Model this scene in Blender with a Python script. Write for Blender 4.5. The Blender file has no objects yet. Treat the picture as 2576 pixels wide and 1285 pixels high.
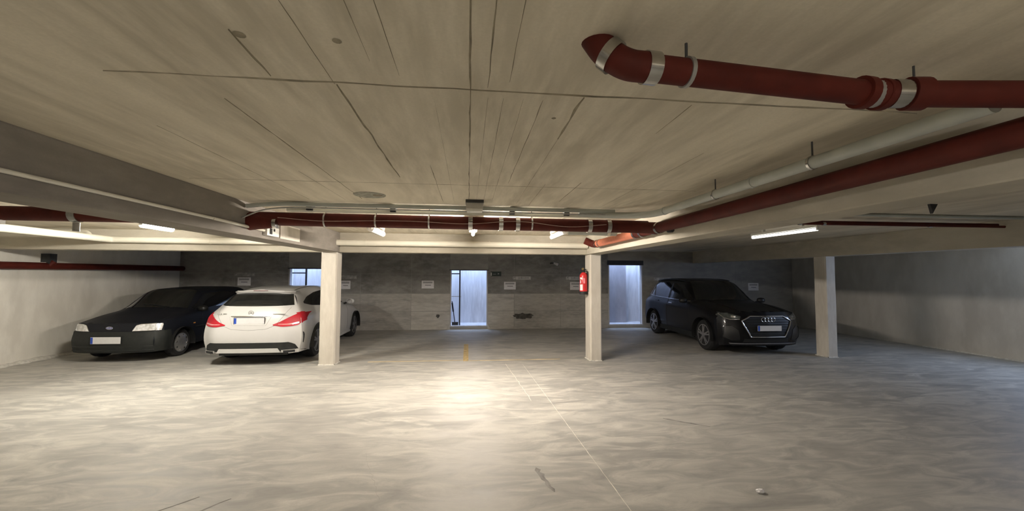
import bpy, bmesh, math, random
from mathutils import Vector, Matrix
from mathutils.bvhtree import BVHTree
import numpy as np

random.seed(7)
scn = bpy.context.scene
COL = scn.collection
PI = math.pi

# ------------------------------------------------------------------ camera
CAM_H = 1.68
cam_d = bpy.data.cameras.new('camera')
cam_d.sensor_fit = 'HORIZONTAL'
cam_d.sensor_width = 36.0
cam_d.lens = 36.0 * 1010.0 / 2576.0
cam_d.clip_start = 0.05
cam = bpy.data.objects.new('camera', cam_d)
COL.objects.link(cam)
_R = (Matrix.Rotation(math.radians(-6.2), 4, 'Z') @ Matrix.Rotation(math.radians(2.8), 4, 'X')
      @ Matrix.Rotation(math.radians(-0.25), 4, 'Y') @ Matrix.Rotation(PI / 2, 4, 'X'))
cam.matrix_world = Matrix.Translation((0, 0, CAM_H)) @ _R
scn.camera = cam

# ------------------------------------------------------------------ world, exposure
scn.view_settings.view_transform = 'Standard'
scn.view_settings.look = 'None'
scn.view_settings.gamma = 1.0
scn.view_settings.use_curve_mapping = False
scn.view_settings.exposure = 0.25
scn.cycles.use_adaptive_sampling = True
scn.cycles.adaptive_threshold = 0.04
scn.cycles.max_bounces = 6
scn.cycles.use_light_tree = False
scn.cycles.diffuse_bounces = 4
scn.cycles.glossy_bounces = 2
scn.cycles.transmission_bounces = 0
scn.cycles.transparent_max_bounces = 2
world = bpy.data.worlds.new('world')
scn.world = world
world.use_nodes = True
world.node_tree.nodes['Background'].inputs[0].default_value = (0.45, 0.60, 1.0, 1)
world.node_tree.nodes['Background'].inputs[1].default_value = 0.3

def area_light(name, loc, rot, sx, sy, power, color):
    d = bpy.data.lights.new(name, 'AREA')
    d.shape = 'RECTANGLE'; d.size = sx; d.size_y = sy; d.energy = power; d.color = color
    o = bpy.data.objects.new(name, d); COL.objects.link(o)
    o.location = loc; o.rotation_euler = rot
    return o
DAY = (0.50, 0.66, 1.0)
# daylight falling down the three cellar light wells behind the far wall
area_light('daylight_well', (-4.68, 13.2, 3.35), (0, 0, 0), 1.1, 0.8, 100, DAY)
area_light('daylight_well', (0.03, 13.2, 3.35), (0, 0, 0), 1.1, 0.8, 100, DAY)
area_light('daylight_well', (5.05, 13.1, 3.35), (0, 0, 0), 1.1, 0.8, 100, DAY)
# daylight entering through the high window strip in the right wall
area_light('daylight_strip', (11.02, 5.3, 1.93), (0, PI / 2, 0), 0.62, 2.6, 62, (0.50, 0.65, 1.0))

LAMP_W = 400.0     # emission strength of the lit tubes
LAMP_C = (1.0, 0.90, 0.80)

# ------------------------------------------------------------------ materials
def nodes_of(name):
    m = bpy.data.materials.new(name); m.use_nodes = True
    nt = m.node_tree
    return m, nt, nt.nodes['Principled BSDF']

def plain(name, col, rough=0.5, metal=0.0, coat=0.0, var=0.12, scale=18.0, spec=0.5):
    m, nt, b = nodes_of(name)
    tc = nt.nodes.new('ShaderNodeTexCoord')
    nz = nt.nodes.new('ShaderNodeTexNoise'); nz.inputs['Scale'].default_value = scale; nz.inputs['Detail'].default_value = 3
    rp = nt.nodes.new('ShaderNodeValToRGB')
    rp.color_ramp.elements[0].position = 0.3; rp.color_ramp.elements[1].position = 0.7
    rp.color_ramp.elements[0].color = (*[c * (1 - var) for c in col], 1)
    rp.color_ramp.elements[1].color = (*[min(1, c * (1 + var)) for c in col], 1)
    nt.links.new(tc.outputs['Object'], nz.inputs['Vector'])
    nt.links.new(nz.outputs['Fac'], rp.inputs['Fac'])
    nt.links.new(rp.outputs['Color'], b.inputs['Base Color'])
    b.inputs['Roughness'].default_value = rough
    b.inputs['Metallic'].default_value = metal
    b.inputs['Coat Weight'].default_value = coat
    b.inputs['Coat Roughness'].default_value = 0.04
    b.inputs['Specular IOR Level'].default_value = spec
    return m

def mixc(nt, fac, a, b, mode='MIX'):
    n = nt.nodes.new('ShaderNodeMix'); n.data_type = 'RGBA'; n.blend_type = mode
    def put(sock, v):
        if isinstance(v, (tuple, list)): sock.default_value = (*v, 1) if len(v) == 3 else v
        elif isinstance(v, (int, float)): sock.default_value = v
        else: nt.links.new(v, sock)
    put(n.inputs[0], fac); put(n.inputs[6], a); put(n.inputs[7], b)
    return n.outputs[2]

def noise(nt, vec, scale, detail=4, rough=0.55, dist=0.0):
    n = nt.nodes.new('ShaderNodeTexNoise')
    n.inputs['Scale'].default_value = scale; n.inputs['Detail'].default_value = detail
    n.inputs['Roughness'].default_value = rough; n.inputs['Distortion'].default_value = dist
    nt.links.new(vec, n.inputs['Vector'])
    return n.outputs['Fac']

def ramp(nt, fac, p0, p1, v0=0.0, v1=1.0):
    n = nt.nodes.new('ShaderNodeMapRange'); n.clamp = True
    n.inputs[1].default_value = p0; n.inputs[2].default_value = p1
    n.inputs[3].default_value = v0; n.inputs[4].default_value = v1
    nt.links.new(fac, n.inputs[0])
    return n.outputs[0]

def mapping(nt, vec, scale, loc=(0, 0, 0), rot=(0, 0, 0)):
    n = nt.nodes.new('ShaderNodeMapping')
    n.inputs['Scale'].default_value = scale; n.inputs['Location'].default_value = loc; n.inputs['Rotation'].default_value = rot
    nt.links.new(vec, n.inputs['Vector'])
    return n.outputs['Vector']

def concrete(name, c_dark, c_mid, c_light, streak=(1, 1, 1), rough=0.85, bump=0.25, big=0.8, spec=0.25):
    m, nt, b = nodes_of(name)
    g = nt.nodes.new('ShaderNodeNewGeometry').outputs['Position']
    v = mapping(nt, g, streak)
    n1 = noise(nt, v, big, 3, 0.6, 0.4)
    n2 = noise(nt, v, big * 5, 4, 0.6)
    n3 = noise(nt, g, 90, 2, 0.5)
    c = mixc(nt, ramp(nt, n1, 0.35, 0.68), c_dark, c_mid)
    c = mixc(nt, ramp(nt, n2, 0.42, 0.75, 0, 0.7), c, c_light)
    c = mixc(nt, ramp(nt, n3, 0.3, 0.7, 0, 0.22), c, c_dark)
    nt.links.new(c, b.inputs['Base Color'])
    b.inputs['Roughness'].default_value = rough
    b.inputs['Specular IOR Level'].default_value = spec
    if bump < 0.16: return m
    bp = nt.nodes.new('ShaderNodeBump'); bp.inputs['Strength'].default_value = bump; bp.inputs['Distance'].default_value = 0.01
    nt.links.new(n2, bp.inputs['Height']); nt.links.new(bp.outputs['Normal'], b.inputs['Normal'])
    return m

M = {}
M['ceiling'] = concrete('board_formed_concrete', (0.50, 0.45, 0.35), (0.77, 0.70, 0.56), (0.82, 0.75, 0.61), (2.2, 0.35, 1), big=1.1, bump=0.15)
M['seam'] = plain('seam_concrete', (0.27, 0.235, 0.165), 0.9, var=0.35, scale=9)
M['beam_shaded'] = concrete('shaded_beam_concrete', (0.20, 0.18, 0.155), (0.27, 0.245, 0.21), (0.33, 0.30, 0.26), (0.6, 0.5, 1.5), big=0.9, bump=0.15)  # left beam only: its shade is put into a darker base colour
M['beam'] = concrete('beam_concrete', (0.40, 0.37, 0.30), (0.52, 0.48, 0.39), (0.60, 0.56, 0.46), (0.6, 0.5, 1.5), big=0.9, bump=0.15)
M['column'] = concrete('painted_column_concrete', (0.54, 0.50, 0.43), (0.64, 0.60, 0.52), (0.70, 0.66, 0.58), (2, 2, 0.6), big=1.4, bump=0.2)
M['wall'] = concrete('wall_concrete', (0.30, 0.29, 0.27), (0.42, 0.405, 0.375), (0.48, 0.46, 0.42), (0.7, 0.7, 1.8), big=0.9, bump=0.2)
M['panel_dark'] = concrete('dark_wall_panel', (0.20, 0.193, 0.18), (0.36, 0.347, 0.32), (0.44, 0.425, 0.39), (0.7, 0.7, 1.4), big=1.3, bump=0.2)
M['panel_a'] = concrete('pale_wall_panel', (0.42, 0.40, 0.365), (0.64, 0.615, 0.56), (0.74, 0.71, 0.65), (0.6, 0.6, 2.4), big=1.6, bump=0.25)
M['panel_b'] = concrete('grey_wall_panel', (0.36, 0.345, 0.32), (0.56, 0.54, 0.495), (0.66, 0.64, 0.585), (0.6, 0.6, 2.4), big=1.8, bump=0.25)
M['wall_light'] = concrete('rendered_wall', (0.56, 0.53, 0.47), (0.70, 0.67, 0.60), (0.76, 0.73, 0.66), (1.2, 1.2, 0.5), big=0.7, bump=0.12)
M['well'] = concrete('light_well_plaster', (0.50, 0.50, 0.52), (0.66, 0.66, 0.68), (0.75, 0.75, 0.77), (3, 3, 0.35), big=1.2, bump=0.1)
M['leaf'] = concrete('grey_metal_leaf', (0.36, 0.35, 0.38), (0.46, 0.45, 0.48), (0.52, 0.51, 0.54), (1, 1, 0.4), big=1.2, bump=0.05)
M['yellow'] = plain('worn_yellow_paint', (0.56, 0.42, 0.20), 0.8, var=0.3, scale=14)
M['red'] = plain('red_oxide_pipe', (0.082, 0.013, 0.008), 0.62, var=0.2, scale=7, spec=0.22)
M['red_lamplit'] = plain('lamplit_red_pipe', (0.62, 0.21, 0.12), 0.5, var=0.08)  # red pipe with the tube lamp's light put into its colour
M['steel'] = plain('steel_band', (0.52, 0.51, 0.49), 0.20, 1.0, var=0.12)
M['steel_dull'] = plain('dull_zinc', (0.40, 0.40, 0.38), 0.45, 0.7, var=0.15)
M['black'] = plain('black_rubber', (0.016, 0.016, 0.017), 0.7, var=0.2)
M['darkmetal'] = plain('dark_metal', (0.05, 0.05, 0.05), 0.5, 0.3)
M['pvc_grey'] = plain('grey_plastic_pipe', (0.44, 0.46, 0.42), 0.5, var=0.08, scale=6)
M['pvc_white'] = plain('white_plastic_pipe', (0.74, 0.71, 0.60), 0.45, var=0.05, scale=5)
M['white'] = plain('white_enamel', (0.78, 0.77, 0.72), 0.4, var=0.04)
M['box'] = plain('box_grey_plastic', (0.50, 0.48, 0.44), 0.5, var=0.06)
M['paper'] = plain('white_paper', (0.86, 0.84, 0.84), 0.7, var=0.04)
M['print'] = plain('grey_print', (0.20, 0.20, 0.21), 0.7)
M['print_pale'] = plain('pale_print', (0.42, 0.41, 0.42), 0.7)
M['plate_grey'] = plain('sign_grey', (0.66, 0.65, 0.62), 0.6)
M['sign_dull'] = plain('sign_dull_grey', (0.42, 0.41, 0.39), 0.6, var=0.4, scale=12)
M['sign_dark'] = plain('sign_dark_green', (0.03, 0.05, 0.04), 0.5)
M['wire'] = plain('pale_wire', (0.55, 0.42, 0.36), 0.5)
M['fire_red'] = plain('fire_red_enamel', (0.62, 0.025, 0.03), 0.3, coat=0.5, var=0.05)
M['brass'] = plain('brass', (0.75, 0.60, 0.32), 0.3, 1.0)
M['paint_white'] = plain('white_car_paint', (0.57, 0.565, 0.55), 0.35, coat=0.6, var=0.01)
M['paint_navy'] = plain('dark_navy_car_paint', (0.008, 0.009, 0.013), 0.5, coat=0.08, var=0.1, spec=0.18)
M['paint_black'] = plain('black_car_paint', (0.0025, 0.0025, 0.0035), 0.35, coat=0.35, var=0.1, spec=0.2)
M['car_plastic'] = plain('dark_grey_bumper_plastic', (0.018, 0.020, 0.019), 0.6, var=0.15, spec=0.3)
M['car_black'] = plain('black_trim_plastic', (0.012, 0.012, 0.012), 0.45)
M['glass'] = plain('tinted_car_glass', (0.010, 0.011, 0.011), 0.06, coat=0.5, var=0.2)
M['glass_side'] = plain('smoked_car_glass', (0.004, 0.004, 0.005), 0.05, coat=0.3)
M['tail_red'] = plain('red_lamp_lens', (0.42, 0.008, 0.02), 0.5, coat=0.05, var=0.25, scale=6)
M['lens'] = plain('clear_lamp_lens', (0.85, 0.85, 0.80), 0.2, 0.1, coat=1.0, var=0.35, scale=22)
M['lens_dark'] = plain('smoked_lamp_lens', (0.06, 0.07, 0.07), 0.12, 0.3, coat=1.0, var=0.4, scale=14)
M['chrome'] = plain('chrome', (0.80, 0.80, 0.82), 0.16, 1.0, var=0.03)
M['rim'] = plain('silver_wheel', (0.46, 0.46, 0.47), 0.32, 0.8, var=0.08)
M['rim_grey'] = plain('grey_wheel_cover', (0.20, 0.20, 0.21), 0.4, 0.4, var=0.1)
M['blue'] = plain('plate_blue', (0.02, 0.07, 0.42), 0.4)
M['emblem_blue'] = plain('emblem_blue', (0.05, 0.07, 0.26), 0.3, coat=1.0)
M['plate'] = plain('white_plate', (0.66, 0.66, 0.66), 0.4, var=0.03)
M['pink'] = plain('pink_label', (0.80, 0.25, 0.30), 0.5)
M['dirt'] = plain('pale_rubble', (0.62, 0.60, 0.54), 0.9, var=0.2)

def floor_material():
    m, nt, b = nodes_of('worn_concrete_floor')
    g = nt.nodes.new('ShaderNodeNewGeometry').outputs['Position']
    v = mapping(nt, g, (0.55, 1.6, 1), rot=(0, 0, 0.15))
    n1 = noise(nt, v, 0.9, 4, 0.6, 0.8)
    n2 = noise(nt, v, 3.2, 5, 0.62, 1.2)
    n3 = noise(nt, g, 60, 3, 0.6)
    c = mixc(nt, ramp(nt, n1, 0.33, 0.66), (0.345, 0.337, 0.31), (0.455, 0.443, 0.405))
    c = mixc(nt, ramp(nt, n2, 0.46, 0.68, 0, 0.9), c, (0.59, 0.57, 0.51))
    c = mixc(nt, ramp(nt, n2, 0.30, 0.45, 0.75, 0), c, (0.28, 0.275, 0.258))
    c = mixc(nt, ramp(nt, n3, 0.3, 0.7, 0, 0.15), c, (0.30, 0.29, 0.27))
    # dusty pale wheel tracks that run down the driving lane
    sx = nt.nodes.new('ShaderNodeSeparateXYZ'); nt.links.new(g, sx.inputs[0])
    def band(x0, w):
        n = nt.nodes.new('ShaderNodeMath'); n.operation = 'SUBTRACT'; nt.links.new(sx.outputs['X'], n.inputs[0]); n.inputs[1].default_value = x0
        a = nt.nodes.new('ShaderNodeMath'); a.operation = 'ABSOLUTE'; nt.links.new(n.outputs[0], a.inputs[0])
        return ramp(nt, a.outputs[0], w * 0.4, w, 1, 0)
    def mul(a, k):
        n = nt.nodes.new('ShaderNodeMath'); n.operation = 'MULTIPLY'
        nt.links.new(a, n.inputs[0])
        if isinstance(k, (int, float)): n.inputs[1].default_value = k
        else: nt.links.new(k, n.inputs[1])
        return n.outputs[0]
    pn = ramp(nt, noise(nt, v, 2.0, 5, 0.6, 0.6), 0.35, 0.6)
    c = mixc(nt, mul(mul(band(-0.02, 0.5), pn), 0.55), c, (0.58, 0.565, 0.535))
    # dark oil and tyre smears with their own shapes
    st = ramp(nt, noise(nt, mapping(nt, g, (0.8, 0.5, 1), (3.1, 1.7, 0)), 0.8, 4, 0.5, 0.5), 0.60, 0.72, 0, 0.5)
    c = mixc(nt, st, c, (0.28, 0.27, 0.25))
    nt.links.new(c, b.inputs['Base Color'])
    rr = ramp(nt, n2, 0.3, 0.7, 0.48, 0.68)
    nt.links.new(rr, b.inputs['Roughness'])
    b.inputs['Specular IOR Level'].default_value = 0.28
    bp = nt.nodes.new('ShaderNodeBump'); bp.inputs['Strength'].default_value = 0.18; bp.inputs['Distance'].default_value = 0.01
    nt.links.new(n2, bp.inputs['Height']); nt.links.new(bp.outputs['Normal'], b.inputs['Normal'])
    return m
M['floor'] = floor_material()

def emission(name, col, strength):
    m, nt, b = nodes_of(name)
    b.inputs['Base Color'].default_value = (0.8, 0.8, 0.8, 1)
    b.inputs['Emission Color'].default_value = (*col, 1)
    b.inputs['Emission Strength'].default_value = strength
    return m
M['tube_lit'] = emission('lit_tube', LAMP_C, LAMP_W)
M['tube_fill'] = emission('fill_tube', (1.0, 0.95, 0.89), LAMP_W * 0.58)  # for the added fill tube behind the camera
M['tube_dim'] = emission('dim_tube', (1.0, 0.97, 0.90), 3.0)
M['tube_lit_left'] = emission('lit_tube_neutral', (1.0, 0.94, 0.84), LAMP_W * 1.25)

# ------------------------------------------------------------------ mesh helpers
class MB:
    def __init__(s): s.v = []; s.f = []
    def add(s, vs, fs):
        o = len(s.v); s.v += [tuple(p) for p in vs]; s.f += [tuple(i + o for i in f) for f in fs]; return s
    def box(s, x0, x1, y0, y1, z0, z1, bev=0.0):
        if bev <= 0:
            vs = [(x, y, z) for x in (x0, x1) for y in (y0, y1) for z in (z0, z1)]
            return s.add(vs, [(0, 1, 3, 2), (4, 6, 7, 5), (0, 4, 5, 1), (2, 3, 7, 6), (0, 2, 6, 4), (1, 5, 7, 3)])
        bm = bmesh.new(); bmesh.ops.create_cube(bm, size=1)
        for q in bm.verts: q.co = ((x0 + x1) / 2 + q.co.x * (x1 - x0), (y0 + y1) / 2 + q.co.y * (y1 - y0), (z0 + z1) / 2 + q.co.z * (z1 - z0))
        bmesh.ops.bevel(bm, geom=bm.edges[:], offset=bev, segments=2, affect='EDGES', profile=0.7)
        bm.verts.index_update()
        s.add([q.co[:] for q in bm.verts], [[q.index for q in f.verts] for f in bm.faces]); bm.free()
        return s
    def tube(s, pts, r, n=14, cap=True):
        pts = [Vector(p) for p in pts]; rs = r if isinstance(r, (list, tuple)) else [r] * len(pts)
        t0 = (pts[1] - pts[0]).normalized()
        up = Vector((0, 0, 1)) if abs(t0.z) < 0.9 else Vector((1, 0, 0))
        a = t0.cross(up).normalized(); prev = t0; rings = []
        for i, p in enumerate(pts):
            t = ((pts[min(i + 1, len(pts) - 1)] - pts[max(i - 1, 0)])).normalized()
            q = prev.rotation_difference(t); a = (q @ a); a = (a - t * a.dot(t)).normalized(); b = t.cross(a); prev = t
            rings.append([p + (a * math.cos(2 * PI * k / n) + b * math.sin(2 * PI * k / n)) * rs[i] for k in range(n)])
        vs = [v for rg in rings for v in rg]; fs = []
        for i in range(len(rings) - 1):
            for k in range(n):
                k2 = (k + 1) % n; fs.append((i * n + k, i * n + k2, (i + 1) * n + k2, (i + 1) * n + k))
        if cap: fs.append(tuple(range(n))[::-1]); fs.append(tuple((len(rings) - 1) * n + k for k in range(n)))
        return s.add(vs, fs)
    def lathe(s, prof, c, axis='z', n=24, closed=False):
        # prof: (radius, height along axis)
        vs = []; fs = []
        for (r, h) in prof:
            for k in range(n):
                x, y = r * math.cos(2 * PI * k / n), r * math.sin(2 * PI * k / n)
                p = {'z': (x, y, h), 'y': (x, h, y), 'x': (h, x, y)}[axis]
                vs.append((p[0] + c[0], p[1] + c[1], p[2] + c[2]))
        m = len(prof)
        for i in range(m if closed else m - 1):
            j = (i + 1) % m
            for k in range(n):
                k2 = (k + 1) % n; fs.append((i * n + k, i * n + k2, j * n + k2, j * n + k))
        if not closed:
            fs.append(tuple(range(n))); fs.append(tuple((m - 1) * n + k for k in range(n))[::-1])
        return s.add(vs, fs)
    def torus(s, c, R, r, axis, n=28, m=8, sx=1.0):
        prof = [(R + r * math.cos(2 * PI * k / m), r * math.sin(2 * PI * k / m)) for k in range(m)]
        return s.lathe(prof, c, axis, n, closed=True)

def round_path(pts, rad, n=6):
    pts = [Vector(p) for p in pts]; out = [pts[0]]
    for i in range(1, len(pts) - 1):
        a, b, c = pts[i - 1], pts[i], pts[i + 1]
        u = (a - b).normalized(); w = (c - b).normalized()
        p0 = b + u * min(rad, (a - b).length * 0.45); p1 = b + w * min(rad, (c - b).length * 0.45)
        for k in range(n + 1):
            t = k / n; out.append(p0 * (1 - t) ** 2 + b * 2 * t * (1 - t) + p1 * t * t)
    out.append(pts[-1])
    return out

def make(name, mb, mat, parent=None, label=None, cat=None, group=None, kind=None, smooth=False, angle=40, local=False, plabel=None):
    me = bpy.data.meshes.new(name)
    vs = [Vector(v) for v in mb.v]
    if parent is None and not local:
        lo = [min(v[i] for v in vs) for i in range(3)]; hi = [max(v[i] for v in vs) for i in range(3)]
        org = Vector(((lo[0] + hi[0]) / 2, (lo[1] + hi[1]) / 2, lo[2]))
    elif parent is not None and not local:
        org = Vector(parent.get('_org', (0, 0, 0)))
    else: org = Vector((0, 0, 0))
    me.from_pydata([tuple(v - org) for v in vs], [], mb.f)
    bm = bmesh.new(); bm.from_mesh(me); bmesh.ops.recalc_face_normals(bm, faces=bm.faces[:]); bm.to_mesh(me); bm.free()
    me.materials.append(mat if not isinstance(mat, str) else M[mat])
    if smooth:
        for p in me.polygons: p.use_smooth = True
        me.set_sharp_from_angle(angle=math.radians(angle))
    o = bpy.data.objects.new(name, me); COL.objects.link(o)
    if parent is None:
        o.location = org; o['_org'] = tuple(org)
    else:
        o.parent = parent
        if not local:
            # a mesh parent and its child share the same origin
            o['_org'] = tuple(org)
    if label: o['label'] = label
    if cat: o['category'] = cat
    if group: o['group'] = group
    if kind: o['kind'] = kind
    if plabel: o['label'] = plabel
    return o

def empty(name, loc, label, cat, group=None, rotz=0.0):
    o = bpy.data.objects.new(name, None); COL.objects.link(o)
    o.empty_display_size = 0.1
    o.location = loc; o.rotation_euler = (0, 0, rotz); o['_org'] = tuple(loc)
    o['label'] = label; o['category'] = cat
    if group: o['group'] = group
    return o

def text_mb(txt, size, origin, xdir, updir, depth=0.002, bold=False):
    cu = bpy.data.curves.new('text', 'FONT'); cu.body = txt; cu.size = size; cu.extrude = depth; cu.resolution_u = 3
    cu.align_x = 'CENTER'; cu.align_y = 'CENTER'
    if bold: cu.offset = size * 0.02
    t = bpy.data.objects.new('text', cu); COL.objects.link(t)
    dg = bpy.context.evaluated_depsgraph_get()
    me = bpy.data.meshes.new_from_object(t.evaluated_get(dg))
    X = Vector(xdir).normalized(); U = Vector(updir).normalized(); N = X.cross(U)
    mb = MB()
    mb.add([Vector(origin) + X * v.co.x + U * v.co.y + N * v.co.z for v in me.vertices], [tuple(p.vertices) for p in me.polygons])
    bpy.data.objects.remove(t); bpy.data.curves.remove(cu); bpy.data.meshes.remove(me)
    return mb

# ------------------------------------------------------------------ the setting
XL, XR, YB, YF, ZC, ZB = -8.3, 10.98, 12.6, -4.0, 2.47, 2.10

def grid_plane(mb, x0, x1, y0, y1, z, nx, ny):
    vs = [(x0 + (x1 - x0) * i / nx, y0 + (y1 - y0) * j / ny, z) for i in range(nx + 1) for j in range(ny + 1)]
    fs = [(i * (ny + 1) + j, (i + 1) * (ny + 1) + j, (i + 1) * (ny + 1) + j + 1, i * (ny + 1) + j + 1) for i in range(nx) for j in range(ny)]
    return mb.add(vs, fs)

mb = MB().box(XL - 0.3, 14.0, YF - 0.3, YB + 2.2, -0.15, 0.0)
floor = make('floor', mb, 'floor', kind='structure')
mb = MB().box(XL - 0.3, XR + 0.3, YF - 0.3, YB + 0.25, ZC, ZC + 0.2)
ceiling = make('ceiling', mb, 'ceiling', kind='structure')

def ridge(p0, p1, w, h, up, n=None, jit=0.25):
    """an irregular low fin of concrete left by a formwork joint"""
    p0, p1, up = Vector(p0), Vector(p1), Vector(up)
    L = (p1 - p0).length; n = n or max(3, int(L / 0.12)); d = (p1 - p0).normalized(); s = d.cross(up).normalized()
    vs = []; fs = []
    for i in range(n + 1):
        c = p0 + (p1 - p0) * i / n + s * random.uniform(-jit, jit) * w
        k = random.uniform(0.5, 1.3); hh = h * random.uniform(0.5, 1.2)
        if i in (0, n): k *= 0.3
        vs += [c - s * w * k / 2 - up * 0.002, c + up * hh, c + s * w * k / 2 - up * 0.002]
    for i in range(n):
        a = 3 * i; b = a + 3
        fs += [(a, b, b + 1, a + 1), (a + 1, b + 1, b + 2, a + 2), (a, a + 2, b + 2, b)]
    return MB().add(vs, fs)

DN = (0, 0, -1)
seams = [  # x0,y0,x1,y1,width
    (-1.42, 1.69, 2.15, 1.68, 0.016), (-2.3, 3.55, 2.1, 3.5, 0.006),
    (-0.55, 1.70, -0.56, 3.3, 0.018), (-0.55, 1.15, -0.56, 1.7, 0.007), (-0.78, 1.35, -0.79, 1.66, 0.016),
    (0.0, 0.85, 0.0, 4.35, 0.011), (0.07, 0.9, 0.075, 1.66, 0.011), (0.08, 1.75, 0.08, 4.4, 0.005), (0.15, 1.75, 0.155, 4.2, 0.006),
    (0.155, 0.8, 0.16, 1.6, 0.006), (0.24, 1.75, 0.245, 4.4, 0.005), (0.33, 1.75, 0.335, 3.4, 0.008), (0.50, 1.7, 0.51, 2.25, 0.018),
    (0.51, 2.25, 0.52, 4.4, 0.006), (-1.10, 1.9, -1.11, 4.3, 0.011), (-1.66, 2.3, -1.67, 4.4, 0.006), (-0.28, 0.8, -0.28, 1.6, 0.006),
    (-0.36, 0.85, -0.37, 1.5, 0.005), (-0.16, 1.8, -0.16, 4.4, 0.004), (0.66, 3.4, 0.67, 4.5, 0.007), (0.95, 3.3, 0.96, 4.2, 0.011),
    (1.02, 1.72, 1.03, 2.1, 0.008), (1.5, 2.4, 1.51, 4.4, 0.005), (-0.28, 2.9, -0.28, 4.4, 0.009), (-1.3, 3.2, -1.3, 4.4, 0.006),
    (-2.0, 4.9, -2.0, 7.6, 0.008), (-0.6, 4.9, -0.6, 7.6, 0.008), (0.5, 4.9, 0.5, 7.6, 0.008), (1.3, 4.9, 1.3, 7.6, 0.01), (0.9, 4.9, 0.9, 7.6, 0.006)]
for (x0, y0, x1, y1, w) in seams:
    make('formwork_seam', ridge((x0, y0, ZC), (x1, y1, ZC), w, w * 0.32, DN), 'seam', parent=ceiling)
# round patch broken out of the ceiling and a small hole beside it
make('round_patch', MB().lathe([(0.155, ZC - 0.001), (0.15, ZC - 0.006), (0.10, ZC - 0.008), (0.0, ZC - 0.009)][:3], (-0.98, 4.08, 0), 'z', 28), plain('patch_grey', (0.33, 0.32, 0.26), 0.9, var=0.3, scale=20), parent=ceiling, smooth=True)
make('patch_hole', MB().lathe([(0.05, ZC - 0.004), (0.045, ZC - 0.011)], (-0.90, 4.06, 0), 'z', 16), M['seam'], parent=ceiling)
for (x, y, r) in ((-0.45, 1.38, 0.016), (0.42, 1.95, 0.012), (-0.76, 1.38, 0.02)):
    make('rust_spot', MB().lathe([(r, ZC - 0.001), (r * 0.5, ZC - 0.004)], (x, y, 0), 'z', 10), M['seam'], parent=ceiling)

# far wall with three doorways
WT = 0.22
D1, D2, D3 = (-5.30, -4.10), (-0.55, 0.61), (4.50, 5.66)
def wall_seg(mb, x0, x1, z0, z1): mb.box(x0, x1, YB, YB + WT, z0, z1)
mb = MB()
wall_seg(mb, XL - 0.3, D1[0], 0, ZC); wall_seg(mb, D1[1], D2[0], 0, ZC); wall_seg(mb, D2[1], D3[0], 0, ZC); wall_seg(mb, D3[1], XR + 0.3, 0, ZC)
for d, zt in ((D1, 1.84), (D2, 1.82), (D3, 2.02)):
    wall_seg(mb, d[0], d[1], zt, ZC); wall_seg(mb, d[0], d[1], 0, 0.085)
wall_back = make('wall_back', mb, 'wall', kind='structure')
rnd = random.Random(11)
XS = [[XL, -6.8, D1[0]], [D1[1], -3.24, -1.73, D2[0]], [D2[1], 1.44, 2.93, D3[0]], [D3[1], 7.3, 8.9, XR]]
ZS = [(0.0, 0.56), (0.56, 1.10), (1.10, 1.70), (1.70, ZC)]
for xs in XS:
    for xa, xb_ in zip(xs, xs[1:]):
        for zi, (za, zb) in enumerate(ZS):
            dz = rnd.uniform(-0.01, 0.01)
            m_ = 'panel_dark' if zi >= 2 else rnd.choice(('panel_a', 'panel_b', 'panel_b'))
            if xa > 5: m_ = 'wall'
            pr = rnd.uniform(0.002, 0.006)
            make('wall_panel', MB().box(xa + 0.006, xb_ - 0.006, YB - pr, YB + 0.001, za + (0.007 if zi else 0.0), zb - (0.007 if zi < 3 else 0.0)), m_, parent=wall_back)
stain = plain('soot_stain', (0.10, 0.095, 0.085), 0.95, var=0.4, scale=12)
def blob(cx, cz, rx, rz, n=26, seed=1):
    rnd = random.Random(seed); vs = [(cx, YB - 0.010, cz)]
    for k in range(n):
        q = rnd.uniform(0.7, 1.1); vs.append((cx + rx * q * math.cos(2 * PI * k / n), YB - 0.0075, cz + rz * q * math.sin(2 * PI * k / n)))
    return MB().add(vs, [(0, k + 1, (k + 1) % n + 1) for k in range(n)])
make('dark_stain', blob(1.75, 0.40, 0.36, 0.10, seed=3), stain, parent=wall_back)
make('dark_stain', blob(-0.92, 0.41, 0.06, 0.06, seed=5), stain, parent=wall_back)
# mortar fillets at the foot of the middle doorway
for sx in (D2[0], D2[1]):
    s = -1 if sx < 0 else 1
    make('mortar_fillet', MB().add([(sx, YB, 0.0), (sx + s * 0.11, YB, 0.0), (sx, YB, 0.2), (sx, YB - 0.03, 0), (sx + s * 0.10, YB - 0.03, 0), (sx, YB - 0.03, 0.18)],
         [(0, 1, 2), (3, 5, 4), (0, 3, 4, 1), (0, 2, 5, 3), (1, 4, 5, 2)]), 'wall_light', parent=wall_back)

# the light wells behind the doorways (plaster shafts that rise to daylight)
def well(n, d, depth):
    x0, x1 = d; mb = MB(); y0, y1 = YB + WT, YB + WT + depth
    mb.box(x0 - 0.35, x1 + 0.35, y1, y1 + 0.1, 0, 3.4)
    mb.box(x0 - 0.45, x0 - 0.35, y0, y1 + 0.1, 0, 3.4)
    mb.box(x1 + 0.35, x1 + 0.45, y0, y1 + 0.1, 0, 3.4)
    mb.box(x0 - 0.45, x1 + 0.45, y0 - 0.02, y0 + 0.05, ZC, 3.4)
    mb.box(x0 - 0.45, x1 + 0.45, y0, y1, -0.05, 0.07)
    return make('wall_light_well_%d' % n, mb, 'well', kind='structure')
well(1, D1, 0.95); well(2, D2, 0.95); w3 = well(3, D3, 0.95)

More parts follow.
